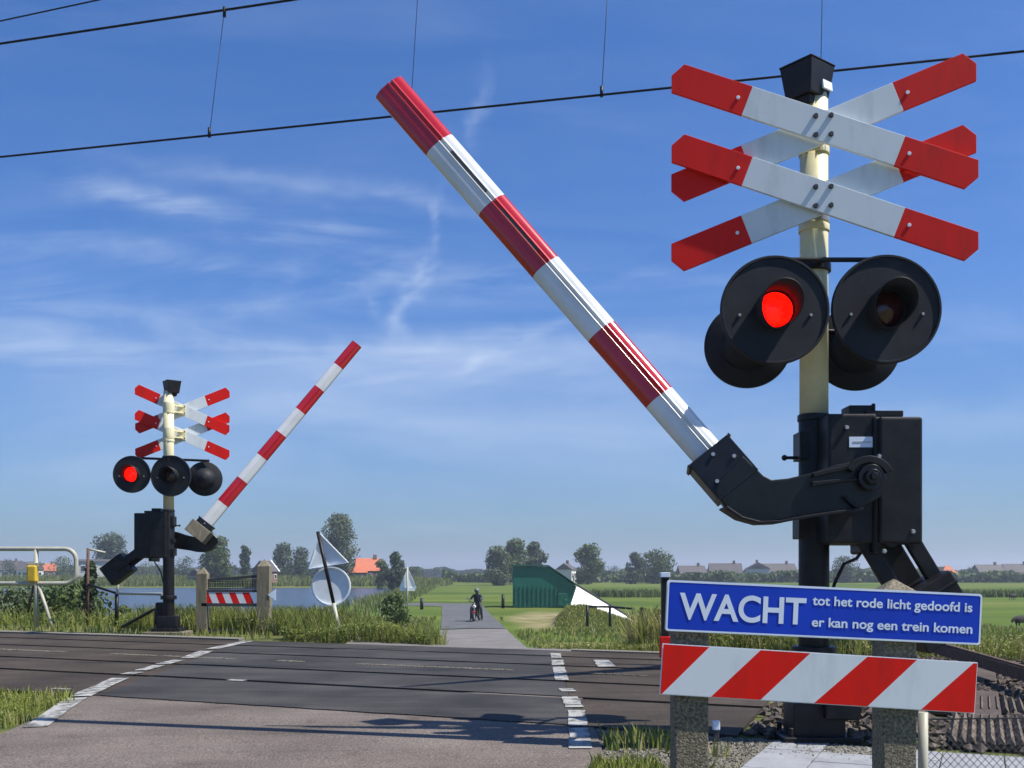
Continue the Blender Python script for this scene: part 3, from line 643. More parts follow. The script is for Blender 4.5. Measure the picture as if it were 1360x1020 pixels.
# ---------------------------------------------------------------- houses
def house(px, d, w, dep, wall_h, roof_h, yaw, wallm, roofm, label, hip=0, nwin=3, chim=True, barge=False, cat='house', zoff=0):
    p = at(px, 770, d); z = float(ground_z(p.x, p.y)) + zoff; t = empty('house', (p.x, p.y, z), label, cat, None, R(yaw))
    MB().box((0, 0, wall_h / 2), (w, dep, wall_h)).build('wall', M[wallm], t)
    mb = MB(); o_ = .3; x, y = w / 2 + o_, dep / 2 + o_; zt = wall_h + roof_h; rx = x - hip
    v = [mb.bm.verts.new(q) for q in ((-x, -y, wall_h), (x, -y, wall_h), (x, y, wall_h), (-x, y, wall_h), (-rx, 0, zt), (rx, 0, zt))]
    for f in ((0, 1, 5, 4), (2, 3, 4, 5), (1, 2, 5), (3, 0, 4), (3, 2, 1, 0)): mb.bm.faces.new([v[i] for i in f])
    rf = mb.build('roof', M[roofm], t)
    if chim: MB().box((w * .28, 0, zt + .1), (.7, .7, 1.5)).build('chimney', M['brick'], rf)
    if barge:
        mb = MB()
        for s in (-1, 1): mb.bar((x * 1.0, s * y, wall_h), (x * 1.0, 0, zt + .1), .25, .45, Vector((1, 0, 0)))
        mb.build('bargeboard', M['chalk'], rf)
    for sgn in (-1, 1):
        for i in range(nwin):
            wx = -w / 2 + w * (i + .5) / nwin
            wf = MB().box((wx, sgn * (dep / 2 + .02), wall_h * .55), (w / nwin * .5, .08, wall_h * .42)).build('window', M['chalk'], t)
            MB().box((wx, sgn * (dep / 2 + .05), wall_h * .55), (w / nwin * .42, .06, wall_h * .34)).build('pane', M['glass'], wf)
    wf = MB().box((w / 2 + .02, 0, wall_h * .55), (.08, dep * .4, wall_h * .4)).build('window', M['chalk'], t)
    MB().box((w / 2 + .05, 0, wall_h * .55), (.06, dep * .34, wall_h * .32)).build('pane', M['glass'], wf)
    if barge is False: MB().box((-w * .12, -dep / 2 - .03, 1.05), (.95, .06, 2.1)).build('door', M['dark'], t)
    return t
house(488, 250, 6.5, 5, 2.4, 3.0, 20, 'brick', 'roofr', 'farmhouse with bright orange tiled roof behind the tall rounded tree', hip=.8)
house(474, 245, 3.6, 4, 2.0, 1.3, 20, 'brick', 'roofr', 'low orange roofed outbuilding in front of the farmhouse', chim=False, nwin=1)
house(352, 220, 4.0, 3.6, 2.3, 2.3, 75, 'brick', 'rooft', 'small gabled house with white bargeboards behind the striped board gate', barge=True, chim=False, nwin=2, zoff=.9)
house(262, 235, 2.6, 2.6, 1.5, 1.5, 80, 'render', 'rooft', 'tiny white hut under the far barrier socket', chim=False, nwin=1)
house(12, 400, 9, 7, 3, 3.6, 10, 'render', 'rooft', 'pale house at the far left edge of the horizon', zoff=1)
house(40, 380, 7, 6, 3, 3.0, 0, 'render', 'rooft', 'pale house left of the yellow box on the tube gate', zoff=1)
house(62, 390, 6, 6, 2.6, 2.8, 25, 'brick', 'roofr', 'house with reddish roof behind the yellow box on the tube gate', zoff=1)
house(128, 240, 7, 5, 3.6, .5, 12, 'render', 'rooft', 'pale flat roofed building right of the tube gate', chim=False, zoff=.9)
house(752, 300, 4.5, 4.5, 3.8, 1.8, 70, 'render', 'rooft', 'white gabled house peeping over the green shed')
house(918, 330, 8, 6, 2.6, 2.6, 5, 'render', 'rooft', 'low dark roofed house at the left end of the row above the blue board')
house(963, 340, 10, 7, 2.8, 3.2, -5, 'render', 'rooft', 'wide dark roofed house in the row above the blue board, right after the leftmost')
house(1006, 335, 5, 7, 4.2, 2.0, 85, 'render', 'rooft', 'white walled gabled house near the middle of the row above the blue board')
house(1032, 345, 11, 7, 2.8, 3.2, 0, 'brick', 'rooft', 'brown walled house next to the near black pole')
house(1258, 330, 5, 5, 2.4, 2.8, 0, 'brick', 'roofr', 'small house with hipped red roof at the right horizon', hip=2.2, chim=False)
house(1312, 360, 9, 7, 2.8, 3.0, 5, 'brick', 'rooft', 'dark roofed house second from the right edge of the horizon')
house(1350, 360, 9, 7, 2.8, 3.2, -5, 'brick', 'rooft', 'dark roofed house at the right edge of the horizon')

# ---------------------------------------------------------------- crossing signal with barrier
def hexbolt(mb, p, r, h, n=Vector((0, -1, 0))):
    mb.tube(p, Vector(p) + n * h, r, r * .8, 6)
def crossing_signal(base, label, lamps, cross, boom, rot, far=False):
    """local frame as measured on the near signal: x right, y away; rot turns the machine half round for the far one"""
    T = empty('crossing_signal', base, label, 'level crossing', 'level crossing signals with raised barriers')
    near0 = Vector(at(1081, 985, 6.2))
    def Lp(px, py, dy): return at(px, py, 6.2 + dy) - near0
    X = Matrix.Rotation(rot, 4, 'Z'); 
    # pole
    MB().tube(Lp(1081, 552, 0), Lp(1081, 128, 0), .083, .080, 32).build('pole', M['cream'], T)
    mb = MB()
    for y in (198, 300): MB().tube(Lp(1081, y, 0), Lp(1081, y + 9, 0), .089, n=32).build('pole_collar', M['cream'], T, .003)
    mb = MB(); mb.tube(Vector((0, 0, .02)), Lp(1081, 551, 0), .088, n=32)
    mb.tube(Lp(1081, 872, 0), Lp(1081, 858, 0), .125, n=24); mb.tube(Lp(1081, 560, 0), Lp(1081, 551, 0), .095, n=32)
    mb.box((0, 0, .12), (.30, .24, .24)); mb.box((0, 0, .02), (.44, .36, .06))
    for sx in (-.17, .17):
        for sy in (-.13, .13): mb.tube((sx, sy, .03), (sx, sy, .10), .016, n=8)
    mb.build('mast_sleeve', M['black'], T, .006, xf=X)
    mb = MB(); mb.box(Vector((.12, -.10, .30)), (.20, .16, .30)); mb.build('junction_box', M['black'], T, .012, xf=X)
    # bell housing: four sided, wider at the top, two lids
    mb = MB(); c = Lp(1072, 112, -.02); yaw = Matrix.Rotation(R(38), 3, 'Z')
    def ring(z, s): return [c + yaw @ Vector((a * s, b_ * s, 0)) + Vector((0, 0, z)) for a, b_ in ((-1, -1), (1, -1), (1, 1), (-1, 1))]
    mb.prism(ring(.105, .116), ring(.093, .116)); mb.prism(ring(.092, .112), ring(-.09, .088)); mb.prism(ring(-.091, .065), ring(-.135, .058))
    bh = mb.build('bell_housing', M['black'], T, .006, xf=X)
    if not far:
        mb = MB(); cc_ = c + yaw @ Vector((.048, -.103, 0)) + Vector((0, 0, -.03)); mb.box(cc_, (.085, .012, .05), yaw.to_4x4().to_3x3() @ Matrix.Rotation(R(-7), 3, 'X')); mb.build('label_plate', M['letter'], bh)
    # crosses
    for (oy, y0) in ((0, 168), (0, 262)):
        for front in (False, True):
            cdy = -cross['dist'] - (.035 if front else 0)
            cc_ = Lp(1093, y0 + (0 if front else -0), -.2); cc_ = Vector((0, 0, cc_.z))
            ang = R(-20.8 if front else 20.8); Lh, Wh, cl = .875, .087, .06; cutx = .452
            mb = MB()
            def seg(pts, mi):
                mb.mi = mi
                q = [Vector((a * math.cos(ang) - b_ * math.sin(ang), 0, a * math.sin(ang) + b_ * math.cos(ang))) for a, b_ in pts]
                mb.prism([v + Vector((0, cdy - .010, 0)) for v in q], [v + Vector((0, cdy + .010, 0)) for v in q])
            seg([(-cutx, -Wh), (cutx, -Wh), (cutx, Wh), (-cutx, Wh)], 0)
            Lx = .85; tn = math.tan(ang); wv_ = Wh / math.cos(ang); up_ = 1 if ang < 0 else -1
            def ab(x, z): return (x * math.cos(ang) + z * math.sin(ang), -x * math.sin(ang) + z * math.cos(ang))
            # end: cut upright, one corner taken off
            xe_, ze_ = -Lx + .073, tn * (-Lx + .073) + up_ * wv_
            endL = [ab(xe_, ze_), ab(-Lx, ze_ - up_ * .062), ab(-Lx, -tn * Lx - up_ * wv_)]
            seg([(-cutx, up_ * Wh)] + endL + [(-cutx, -up_ * Wh)], 1)
            seg([(cutx, -up_ * Wh)] + [(-p[0], -p[1]) for p in endL] + [(cutx, up_ * Wh)], 1)
            for s in (-1, 1):      # rivets
                mb.mi = 2; p = Vector((s * (cutx + .055) * math.cos(ang), cdy - .010, s * (cutx + .055) * math.sin(ang))); mb.tube(p, p + Vector((0, -.006, 0)), .011, n=10)
                p2 = Vector((p.x, cdy + .010, p.z)); mb.tube(p2, p2 + Vector((0, .006, 0)), .011, n=10)
            mt = Matrix.Translation(cross['off'] + Vector((0, 0, cc_.z))) @ Matrix.Rotation(cross['yaw'], 4, 'Z') @ Matrix.Diagonal((cross.get('s', 1), 1, 1, 1))
            bo = mb.build('cross_board', [M['white'], M['red'], M['letter']], T, .002, xf=mt)
            if front:
                for sx in (-.04, .045):
                    for sz in (.055, -.052):
                        mb = MB(); hexbolt(mb, Vector((sx, cdy - .010, sz)), .016, .016); hexbolt(mb, Vector((sx, cdy + .045, sz)), .014, .02, Vector((0, 1, 0))); mb.build('bolt', M['dark'], bo, xf=mt)
        mb = MB(); mt = Matrix.Translation(Vector((0, 0, cc_.z)))
        o2 = cross['off'] + Matrix.Rotation(cross['yaw'], 3, 'Z') @ Vector((0, -cross['dist'] + .016, 0))
        mb.box(o2 * 1.0 + Vector((0, 0, 0)), (.10, .02, .16), Matrix.Rotation(cross['yaw'], 3, 'Z')); mb.bar(Vector((0, 0, .05)), o2 + Vector((0, 0, .05)), .05, .02); mb.bar(Vector((0, 0, -.05)), o2 + Vector((0, 0, -.05)), .05, .02)
        mb.tube((0, 0, -.085), (0, 0, .085), .089, n=24)
        mb.build('cross_bracket', M['cream'] if far else M['steel'], T, .002, xf=mt)
    # lamps
    for i, lp in enumerate(lamps):
        p = lp['p']; n_ = Vector(lp['n']).normalized(); r = lp['r']
        mb = MB(); mb.lathe([(0, -.020), (r * .96, -.020), (r, -.012), (r, .008), (r * .985, .018), (r * .95, .018), (r * .94, .010), (.10, .008), (.10, -.01)], p, n_, 56)
        mb.lathe([(r * .62, -.018), (r * .60, -.06), (r * .45, -.13), (r * .25, -.17), (0, -.18)], p, n_, 40)
        lo = mb.build('lamp', M['disc'], T, smooth_angle=40)
        mb = MB(); hr = lp.get('hr', .118); q = n_.to_track_quat('Z', 'Y').to_matrix()
        lens = MB(); lens.lathe([(hr * .86, .012), (hr * .80, .022), (hr * .5, .036), (0, .044)], p, n_, 32)
        lens.build('lens', M['lenson' if lp['on'] else 'lensoff'], lo, smooth_angle=60)
        # hood: tube, long above, short below
        up = (Vector((0, 0, 1)) - n_ * n_.z).normalized(); side = n_.cross(up); ns = 48; A = []
        for k in range(ns):
            a = 2 * math.pi * k / ns; dr = up * math.cos(a) + side * math.sin(a)
            ln = .045 + .20 * (0.5 + 0.5 * math.cos(a)) ** .55
            A.append([mb.bm.verts.new(p + dr * rr_ + n_ * h_) for rr_, h_ in ((hr, .008), (hr * 1.02, ln), (hr * .97, ln), (hr * .95, .008))])
        for k in range(ns):
            a_, b_ = A[k], A[(k + 1) % ns]
            for j in range(3): mb.bm.faces.new((a_[j], b_[j], b_[j + 1], a_[j + 1])).smooth = True
        bmesh.ops.recalc_face_normals(mb.bm, faces=mb.bm.faces)
        mb.build('hood', M['disc'], lo)
        mb = MB(); 
        for s in (-1, 1): hexbolt(mb, p + side * s * r * .42 * 1.55 + n_ * .010 - up * .03, .010, .01, n_)
        mb.build('screw', M['steel'], lo)
    mb = MB()
    for a_, b_, r_ in lp_arms[far]: mb.tube(a_, b_, r_, n=12)
    mb.tube(lp_clamp[far][0], lp_clamp[far][1], .098, n=28)
    mb.build('lamp_bracket', M['black'], T, .002)
    # cabinet
    mb = MB()
    def rect(x0, x1, y0, y1, f_, b_):
        a = Lp(x0, y0, f_); c2 = Lp(x1, y1, f_)
        q = [Vector((a.x, f_, a.z)), Vector((c2.x, f_, a.z)), Vector((c2.x, f_, c2.z)), Vector((a.x, f_, c2.z))]
        mb.prism(q, [v + Vector((0, b_ - f_, 0)) for v in q])
    rect(1100, 1165, 549, 722, -.30, .14)
    rect(1168, 1226, 553, 722, -.34, .12)
    rect(1160, 1172, 553, 735, -.318, .10)
    rect(1096, 1110, 560, 610, -.12, .06)
    cab = mb.build('barrier_cabinet', M['black'], T, .016, xf=X)
    mb = MB(); rect(1128, 1162, 538, 550, -.2, -.05); rect(1150, 1200, 545, 553, -.22, -.16); 
    p = Lp(1160, 536, -.2); mb.tube(p, p + Vector((0, 0, -.06)), .012, n=8); mb.build('cabinet_catch', M['black'], cab, .008, xf=X)
    mb = MB(); rect(1128, 1162, 580, 594, -.3035, -.296); mb.build('label_plate', M['letter'], cab, xf=X)
    mb = MB(); rect(1133, 1157, 586, 588, -.305, -.303); mb.build('label_text_line', M['steel'], cab, xf=X)
    mb = MB()
    for bx, by, f_ in ((1124, 568, -.30), (1212, 706, -.34), (1167, 606, -.325), (1174, 732, -.33)):
        p = Lp(bx, by, f_); MB().tube(p, p + Vector((0, -.02, 0)), .014, .010, 10).build('cabinet_bolt', M['steel'], cab, xf=X)
    # clamps on the sleeve, small lever on the left
    for y0, y1, w_ in ((575, 612, .106), (690, 716, .110), (655, 668, .100)):
        a = Lp(1081, y0, 0); c2 = Lp(1081, y1, 0); MB().box(Vector((0, 0, (a.z + c2.z) / 2)), (w_ * 2 * .98, .15, abs(a.z - c2.z))).build('mounting_clamp', M['black'], T, .006, xf=X)
    mb = MB(); p = Lp(1060, 608, 0); mb.tube(p, p + Vector((-.075, 0, 0)), .010, n=10); mb.sphere(p + Vector((-.08, 0, 0)), .018)
    mb.build('lever', M['black'], T, .006, xf=X)
    # arm in front of the cabinet
    def poly(pts, f_, b_):
        q = []
        for x, y in pts:
            v = Lp(x, y, (f_ + b_) / 2); q.append(Vector((v.x, f_, v.z)))
        mb.prism(q, [v + Vector((0, b_ - f_, 0)) for v in q])
    mb = MB()
    arm = [(952, 640), (985, 606), (1012, 632), (1024, 638), (1045, 636), (1075, 629), (1108, 618), (1140, 612), (1166, 618), (1176, 636), (1166, 662), (1140, 676), (1100, 681), (1060, 687), (1030, 693), (1005, 694), (980, 688), (962, 674), (948, 656)]
    poly(arm, -.47, -.40)
    am = mb.build('barrier_arm', M['blackgloss'], T, .010, xf=X)
    mb = MB()
    # ribs and flanges
    poly([(958, 676), (980, 690), (1005, 697), (1030, 696), (1060, 690), (1100, 684), (1140, 679), (1140, 675), (1100, 680), (1060, 686), (1030, 692), (1005, 693), (982, 687), (962, 673)], -.53, -.36)
    poly([(1078, 640), (1138, 634), (1138, 638), (1078, 646)], -.50, -.47); poly([(1078, 628), (1132, 616), (1140, 620), (1080, 634)], -.50, -.47)
    poly([(1118, 660), (1122, 658), (1140, 674), (1136, 676)], -.50, -.47)
    mb.build('arm_rib', M['black'], am, .004, xf=X)
    mb = MB(); arc = []
    for k in range(13):
        a = R(150 - 125 * k / 12); arc.append((1152 + 34 * math.cos(a), 640 - 34 * math.sin(a)))
    inner = [(1152 + (x - 1152) * .72, 640 + (y - 640) * .72) for x, y in arc]
    poly(arc + inner[::-1], -.52, -.44); mb.build('cam_guard', M['black'], am, .004, xf=X)
    mb = MB(); p = Lp(1148, 636, -.4); p.y = -.30; mb.tube(p, p + Vector((0, -.22, 0)), .075, .07, 28); p.y = -.52; mb.tube(p, p + Vector((0, -.035, 0)), .045, .04, 20); mb.tube(p + Vector((0, -.03, 0)), p + Vector((0, -.055, 0)), .022, n=6)
    mb.build('pivot', M['blackgloss'], am, .004, xf=X)
    # socket holding the boom
    bd = boom['dir'].normalized(); b0 = boom['base']; side_ = bd.cross(Vector((0, -1, 0))).normalized(); fr = side_.cross(bd).normalized()
    # fr is towards the front; side_ lies across the boom in its plane
    rotm = Matrix((side_, fr, bd)).transposed()
    mb = MB(); 
    for s in (-1, 1): mb.box(b0 - bd * .02 + fr * s * .078, (.27, .014, .24), rotm)
    for s in (-1, 1): mb.box(b0 - bd * .02 + side_ * s * .128, (.014, .142, .24), rotm)
    mb.box(b0 - bd * .15, (.27, .17, .02), rotm)
    for s in (-1, 1): mb.box(b0 + bd * .092 + side_ * s * .140, (.012, .17, .022), rotm)
    so_ = mb.build('boom_socket', M['blackgloss'], am, .005, xf=boom.get('xf', X))
    mb = MB()
    fsgn = -1 if fr.y > 0 else 1
    for a_, b_ in ((-.08, -.07), (.08, -.02), (0, .06)):
        p = b0 + side_ * a_ + bd * b_ + fr * fsgn * .085; MB().tube(p, p + fr * fsgn * .014, .011, n=8).build('socket_bolt', M['steel'], so_, xf=boom.get('xf', X))
    if far:
        MB().box(b0 - bd * .10, (.36, .28, .22), rotm).build('socket_lit_front', M['wood'], so_, .01, xf=boom['xf'])  # added brown box; the far socket's sunlit front put into colour
    # boom: grooved hollow profile, bands of white and red
    nseg = boom['n']; Lb = boom['len']; bands = nseg
    prof = []
    W0, D0 = 1.0, .052
    def front(a):
        base_ = D0 * (1 - abs(a) ** 2.6) ** .5
        bump_ = .008 * (math.exp(-((a - .05) / .05) ** 2) + math.exp(-((a - .33) / .05) ** 2)) - .007 * math.exp(-((a - .19) / .07) ** 2)
        return base_ + bump_
    As = list(np.linspace(-.985, -.2, 9)) + list(np.linspace(-.1, .5, 19)) + list(np.linspace(.58, .985, 7))
    prof = [(a, front(a)) for a in As] + [(a, -front(-a)) for a in As[::-1]]
    mb = MB(); rings = []; zs = []
    for k in range(bands + 1): zs.append(k / bands)
    for f_ in zs:
        hw = boom['w0'] * (1 - f_) + boom['w1'] * f_
        ctr = b0 + bd * (.06 * 0 + Lb * f_)
        rings.append([mb.bm.verts.new(ctr + side_ * a * hw + fr * fsgn * dpt * (1 - .12 * f_)) for a, dpt in prof])
    nn = len(prof)
    for k in range(bands):
        mi = 1 if ((bands - 1 - k) % 2 == 0) else 0
        for j in range(nn):
            f_ = mb.bm.faces.new((rings[k][j], rings[k][(j + 1) % nn], rings[k + 1][(j + 1) % nn], rings[k + 1][j])); f_.material_index = mi; f_.smooth = True
    f_ = mb.bm.faces.new(rings[0]); f_ = mb.bm.faces.new(rings[-1][::-1]); f_.material_index = 1
    bmesh.ops.recalc_face_normals(mb.bm, faces=mb.bm.faces)
    bo = mb.build('boom', [M['boomwhite'], M['boomred']], T, xf=boom.get('xf', X)); 
    bo.data.set_sharp_from_angle(angle=R(60))
    if not far:
        for f0_, f1_ in ((.69, .80), (.53, .64), (.20, .30)):
            mb = MB(); a_ = b0 + bd * Lb * f0_; c_ = b0 + bd * Lb * f1_; hw = boom['w0'] * (1 - f0_) + boom['w1'] * f0_; hw2 = boom['w0'] * (1 - f1_) + boom['w1'] * f1_
            if f0_ == .20: continue
            mb.bar(a_ + side_ * .19 * hw + fr * fsgn * .044, c_ + side_ * .19 * hw2 + fr * fsgn * .0435, .018, .014, fr); mb.build('slot', M['dark'], bo, xf=boom.get('xf', X))
    # counterweight arm
    pv = Lp(*boom['pv'], -.24); pv.y = -.24; cw = boom['cw']; dv = (cw - pv).normalized(); sd = dv.cross(Vector((0, 1, 0))).normalized()
    mb = MB()
    hs_ = .06 if far else .115
    for s in (-1, 1): mb.bar(pv + sd * s * hs_ - dv * .12, cw + sd * s * hs_, .085, .05, Vector((0, 1, 0)))
    mb.bar(pv + Vector((0, .14, 0)), cw + Vector((0, .14, 0)), hs_ * 1.7, .03, Vector((0, 1, 0)))
    mb.tube(pv + Vector((0, -.08, 0)), pv + Vector((0, .2, 0)), .05, n=20)
    ca_ = mb.build('counterweight_arm', M['black'], T, .008, xf=X)
    rm = Matrix((sd, Vector((0, 1, 0)), -dv)).transposed()
    mb = MB(); mb.box(cw, (.34, .26, boom['cwl']), rm); mb.box(cw - dv * boom['cwl'] * .3, (.35, .28, .02), rm); mb.build('counterweight', M['black'], ca_, .012, xf=X)
    # cable
    p0 = Lp(1148, 728, -.1); mb = MB(); mb.path([p0, p0 + Vector((-.03, .05, -.06)), p0 + Vector((-.08, .12, -.09)), p0 + Vector((-.14, .1, -.20)), Vector((.04, .05, .62)), Vector((.09, -.03, .44))], .010, 8); mb.build('cable', M['rubber'], T, xf=X)
    # concrete foot
    MB().box((0, 0, -.06), (.62, .52, .11)).build('footing', M['concrete'], T, .01, xf=X)
    return T
near_base = at(1081, 985, 6.2)
def NL(px, py, d): return at(px, py, d) - near_base
lpz = NL(1028, 345, 6.1).z
lp_arms = {False: [(NL(1030, 345, 6.02), NL(1172, 345, 6.02), .014), (NL(1030, 345, 6.02), NL(1030, 375, 6.02), .012), (NL(1172, 345, 6.02), NL(1172, 375, 6.02), .012), (Vector((0, 0, lpz)), NL(1095, 345, 6.02), .018), (Vector((0, 0, lpz - .03)), NL(1085, 345, 6.1), .018), 
                   (NL(993, 440, 6.5), NL(1143, 440, 6.5), .014), (Vector((0, 0, lpz - .25)), NL(1085, 440, 6.5), .018)]}
lp_clamp = {False: (NL(1081, 352, 6.2), NL(1081, 362, 6.2))}
bb = NL(955, 620, 5.84); bt = NL(517, 117, 6.46)
crossing_signal(near_base, 'large near level crossing signal, red lamp lit, raised barrier pointing up left',
    [dict(p=NL(1029, 412, 5.95), n=(0, -1, 0), r=.308, on=True, hr=.114), dict(p=NL(1177, 411, 5.95), n=(-.03, -1, 0), r=.308, on=False, hr=.114),
     dict(p=NL(993, 459, 6.5), n=(.15, 1, -.05), r=.265, on=False), dict(p=NL(1137, 463, 6.5), n=(.15, 1, -.05), r=.262, on=False)],
    dict(dist=.17, yaw=R(-6), off=Vector((.012, 0, 0))),
    dict(base=bb, dir=bt - bb, len=(bt - bb).length, n=6, w0=.092, w1=.104, pv=(1178, 716), cw=NL(1236, 812, 5.96), cwl=.34), 0.0)
# far one
far_base = at(224, 838, 16.7)
def FL(px, py, d=16.7): return at(px, py, d) - far_base
lp_arms[True] = [(FL(175, 608, 16.75), FL(278, 612, 16.75), .02), (FL(175, 608, 16.75), FL(175, 630, 16.75), .014), (Vector((0, 0, FL(224, 610).z)), FL(224, 610, 16.35), .02)]
lp_clamp[True] = (FL(224, 606), FL(224, 614))
fb = FL(270, 700, 16.95); ft = FL(474, 457, 17.5)
rx_ = Matrix.Rotation(math.pi, 4, 'Z')
cwl = rx_.inverted() @ FL(158, 756, 16.95)
crossing_signal(far_base, 'smaller level crossing signal across the tracks, raised barrier pointing up right',
    [dict(p=FL(175, 630, 16.45), n=(.05, -1, 0), r=.29, on=True, hr=.13), dict(p=FL(227, 632, 16.40), n=(-.05, -1, 0), r=.32, on=False, hr=.13), dict(p=FL(272, 636, 16.8), n=(-.2, 1, 0), r=.275, on=False)],
    dict(dist=.22, yaw=R(180 + 10), off=Vector((.19, 0, 0)), s=.86),
    dict(base=fb, dir=ft - fb, len=(ft - fb).length, n=8, w0=.11, w1=.095, pv=(1140, 640), cw=Vector((cwl.x, -.24, cwl.z)), cwl=.42, xf=Matrix.Identity(4)), math.pi, far=True)

# ---------------------------------------------------------------- near sign boards on concrete posts
def post(name, px, d, ytop, w, label, parent_m, group=None, base_z=None):
    p = at(px, ytop, d); z0 = float(ground_z(p.x, p.y)) - .05; h = p.z - z0
    t = empty(name, (p.x, p.y, z0), label, 'post', group)
    mb = MB(); a = w / 2
    mb.prism([(-a, -a, h - .05), (a, -a, h - .05), (a, a, h - .05), (-a, a, h - .05)], [(-a, -a, 0), (a, -a, 0), (a, a, 0), (-a, a, 0)])
    v = [mb.bm.verts.new(q) for q in ((-a, -a, h - .05), (a, -a, h - .05), (a, a, h - .05), (-a, a, h - .05), (0, 0, h))]
    for i in range(4): mb.bm.faces.new((v[i], v[(i + 1) % 4], v[4]))
    bmesh.ops.remove_doubles(mb.bm, verts=mb.bm.verts, dist=1e-5)
    mb.build('shaft', M['concrete'], t, .006); return t
SD = 4.2
post('concrete_post', 915, SD + .085, 800, .135, 'speckled concrete post holding the left end of the striped board', 'concrete')
post('concrete_post', 1187, SD + .085, 768, .135, 'speckled concrete post with lichen holding the right end of the striped board', 'concrete')
def board(name, tl, tr, br, bl, d, thick):
    """tilted board in the plane y=d"""
    A = [at(*p, d) for p in (tl, tr, br, bl)]; return A
def text_mesh(s, size, bold, parent, m, origin, xdir, zdir, width=None):
    cu = bpy.data.curves.new('txt', 'FONT'); cu.body = s; cu.size = size; cu.offset = bold; cu.resolution_u = 6
    cu.extrude = 0; o = bpy.data.objects.new('txt', cu); col.objects.link(o); bpy.context.view_layer.update()
    me = bpy.data.meshes.new_from_object(o.evaluated_get(bpy.context.evaluated_depsgraph_get())); bpy.data.objects.remove(o)
    co = np.array([v.co[:] for v in me.vertices]); x0, x1 = co[:, 0].min(), co[:, 0].max(); sx = (width / (x1 - x0)) if width else 1
    nrm = xdir.cross(zdir)
    vs = [tuple(origin + xdir * ((v.co.x - x0) * sx) + zdir * v.co.y) for v in me.vertices]; fs = [tuple(p.vertices) for p in me.polygons]
    me = bpy.data.meshes.new('lettering'); me.from_pydata(vs, [], fs); me.shade_flat()
    bm_ = bmesh.new(); bm_.from_mesh(me)
    bm_.normal_update()
    for f in bm_.faces:
        if f.normal.y > 0: f.normal_flip()
    bm_.to_mesh(me); bm_.free()
    me.materials.append(m); t = bpy.data.objects.new('lettering', me); col.objects.link(t); t.parent = parent; return t
# blue board
tl, tr, bl = at(886, 770, SD), at(1304, 789, SD), at(886, 838, SD)
xd = (tr - tl).normalized(); zd = Vector((-xd.z, 0, xd.x)); Wb = (tr - tl).length; Hb = .204
c0 = tl - zd * Hb                      # lower left
T = empty('warning_sign', c0, 'blue rectangular sign with white text WACHT on two concrete posts', 'sign')
def rrect(x0, z0, x1, z1, r, y, n=6):
    pts = []
    for cx, cz, a0 in ((x1 - r, z1 - r, 0), (x0 + r, z1 - r, 90), (x0 + r, z0 + r, 180), (x1 - r, z0 + r, 270)):
        for k in range(n + 1):
            a = R(a0 + 90 * k / n); pts.append(xd * (cx + r * math.cos(a)) + zd * (cz + r * math.sin(a)) + Vector((0, y, 0)))
    return pts
mb = MB(); mb.prism(rrect(0, 0, Wb, Hb, .012, -.006), rrect(0, 0, Wb, Hb, .012, .006)); mb.build('panel', M['signback'], T)
mb = MB(); mb.prism(rrect(.008, .008, Wb - .008, Hb - .008, .008, -.0085), rrect(.008, .008, Wb - .008, Hb - .008, .008, -.006)); mb.build('blue_face', M['blue'], T)
mb = MB(); o_ = rrect(.002, .002, Wb - .002, Hb - .002, .011, -.0095); i_ = rrect(.0085, .0085, Wb - .0085, Hb - .0085, .008, -.0095)
vo = [mb.bm.verts.new(v) for v in o_]; vi = [mb.bm.verts.new(v) for v in i_]; n_ = len(vo)
for k in range(n_): mb.bm.faces.new((vo[k], vo[(k + 1) % n_], vi[(k + 1) % n_], vi[k]))
mb.build('border', M['letter'], T)
def lab(s, pxl, py_base, pxr, cap, bold):
    p = at(pxl, py_base, SD); q = p - c0; o = Vector((q.x, -.0105, q.z)); return text_mesh(s, cap, bold, T, M['letter'], o, xd, zd, (pxr - pxl) / F * SD)
lab('WACHT', 901, 821, 1069, .145, .0034)
lab('tot het rode licht gedoofd is', 1078, 803, 1290, .052, .0011)
lab('er kan nog een trein komen', 1077, 831.5, 1290, .052, .0011)
# striped board
tl, tr = at(880, 854.5, SD - .0), at(1298, 880, SD); xd = (tr - tl).normalized(); zd = Vector((-xd.z, 0, xd.x)); Wb = (tr - tl).length; Hb = .203; c0 = tl - zd * Hb
T = empty('striped_board', c0, 'large red and white diagonally striped board below the blue sign', 'sign', 'striped boards')
def P2(x, z, y): return xd * x + zd * z + Vector((0, y, 0))
mb = MB(); mb.prism([P2(0, 0, -.004), P2(Wb, 0, -.004), P2(Wb, Hb, -.004), P2(0, Hb, -.004)], [P2(0, 0, .008), P2(Wb, 0, .008), P2(Wb, Hb, .008), P2(0, Hb, .008)]); mb.build('panel', M['signback'], T)
def clip(poly, x0, x1):
    for s, lim in ((1, x0), (-1, x1)):
        out = []
        for i in range(len(poly)):
            a, b_ = poly[i], poly[(i + 1) % len(poly)]; ia, ib = s * a[0] >= s * lim, s * b_[0] >= s * lim
            if ia: out.append(a)
            if ia != ib:
                k = (lim - a[0]) / (b_[0] - a[0]); out.append((lim, a[1] + k * (b_[1] - a[1])))
        poly = out
        if not poly: return poly
    return poly
mb = MB(); e_ = .003; sc_ = SD / F
bots = [-62, 3, 68, 134, 205, 276, 347, 420]; tops = [0, 62, 130, 196, 272, 338, 413, 480]
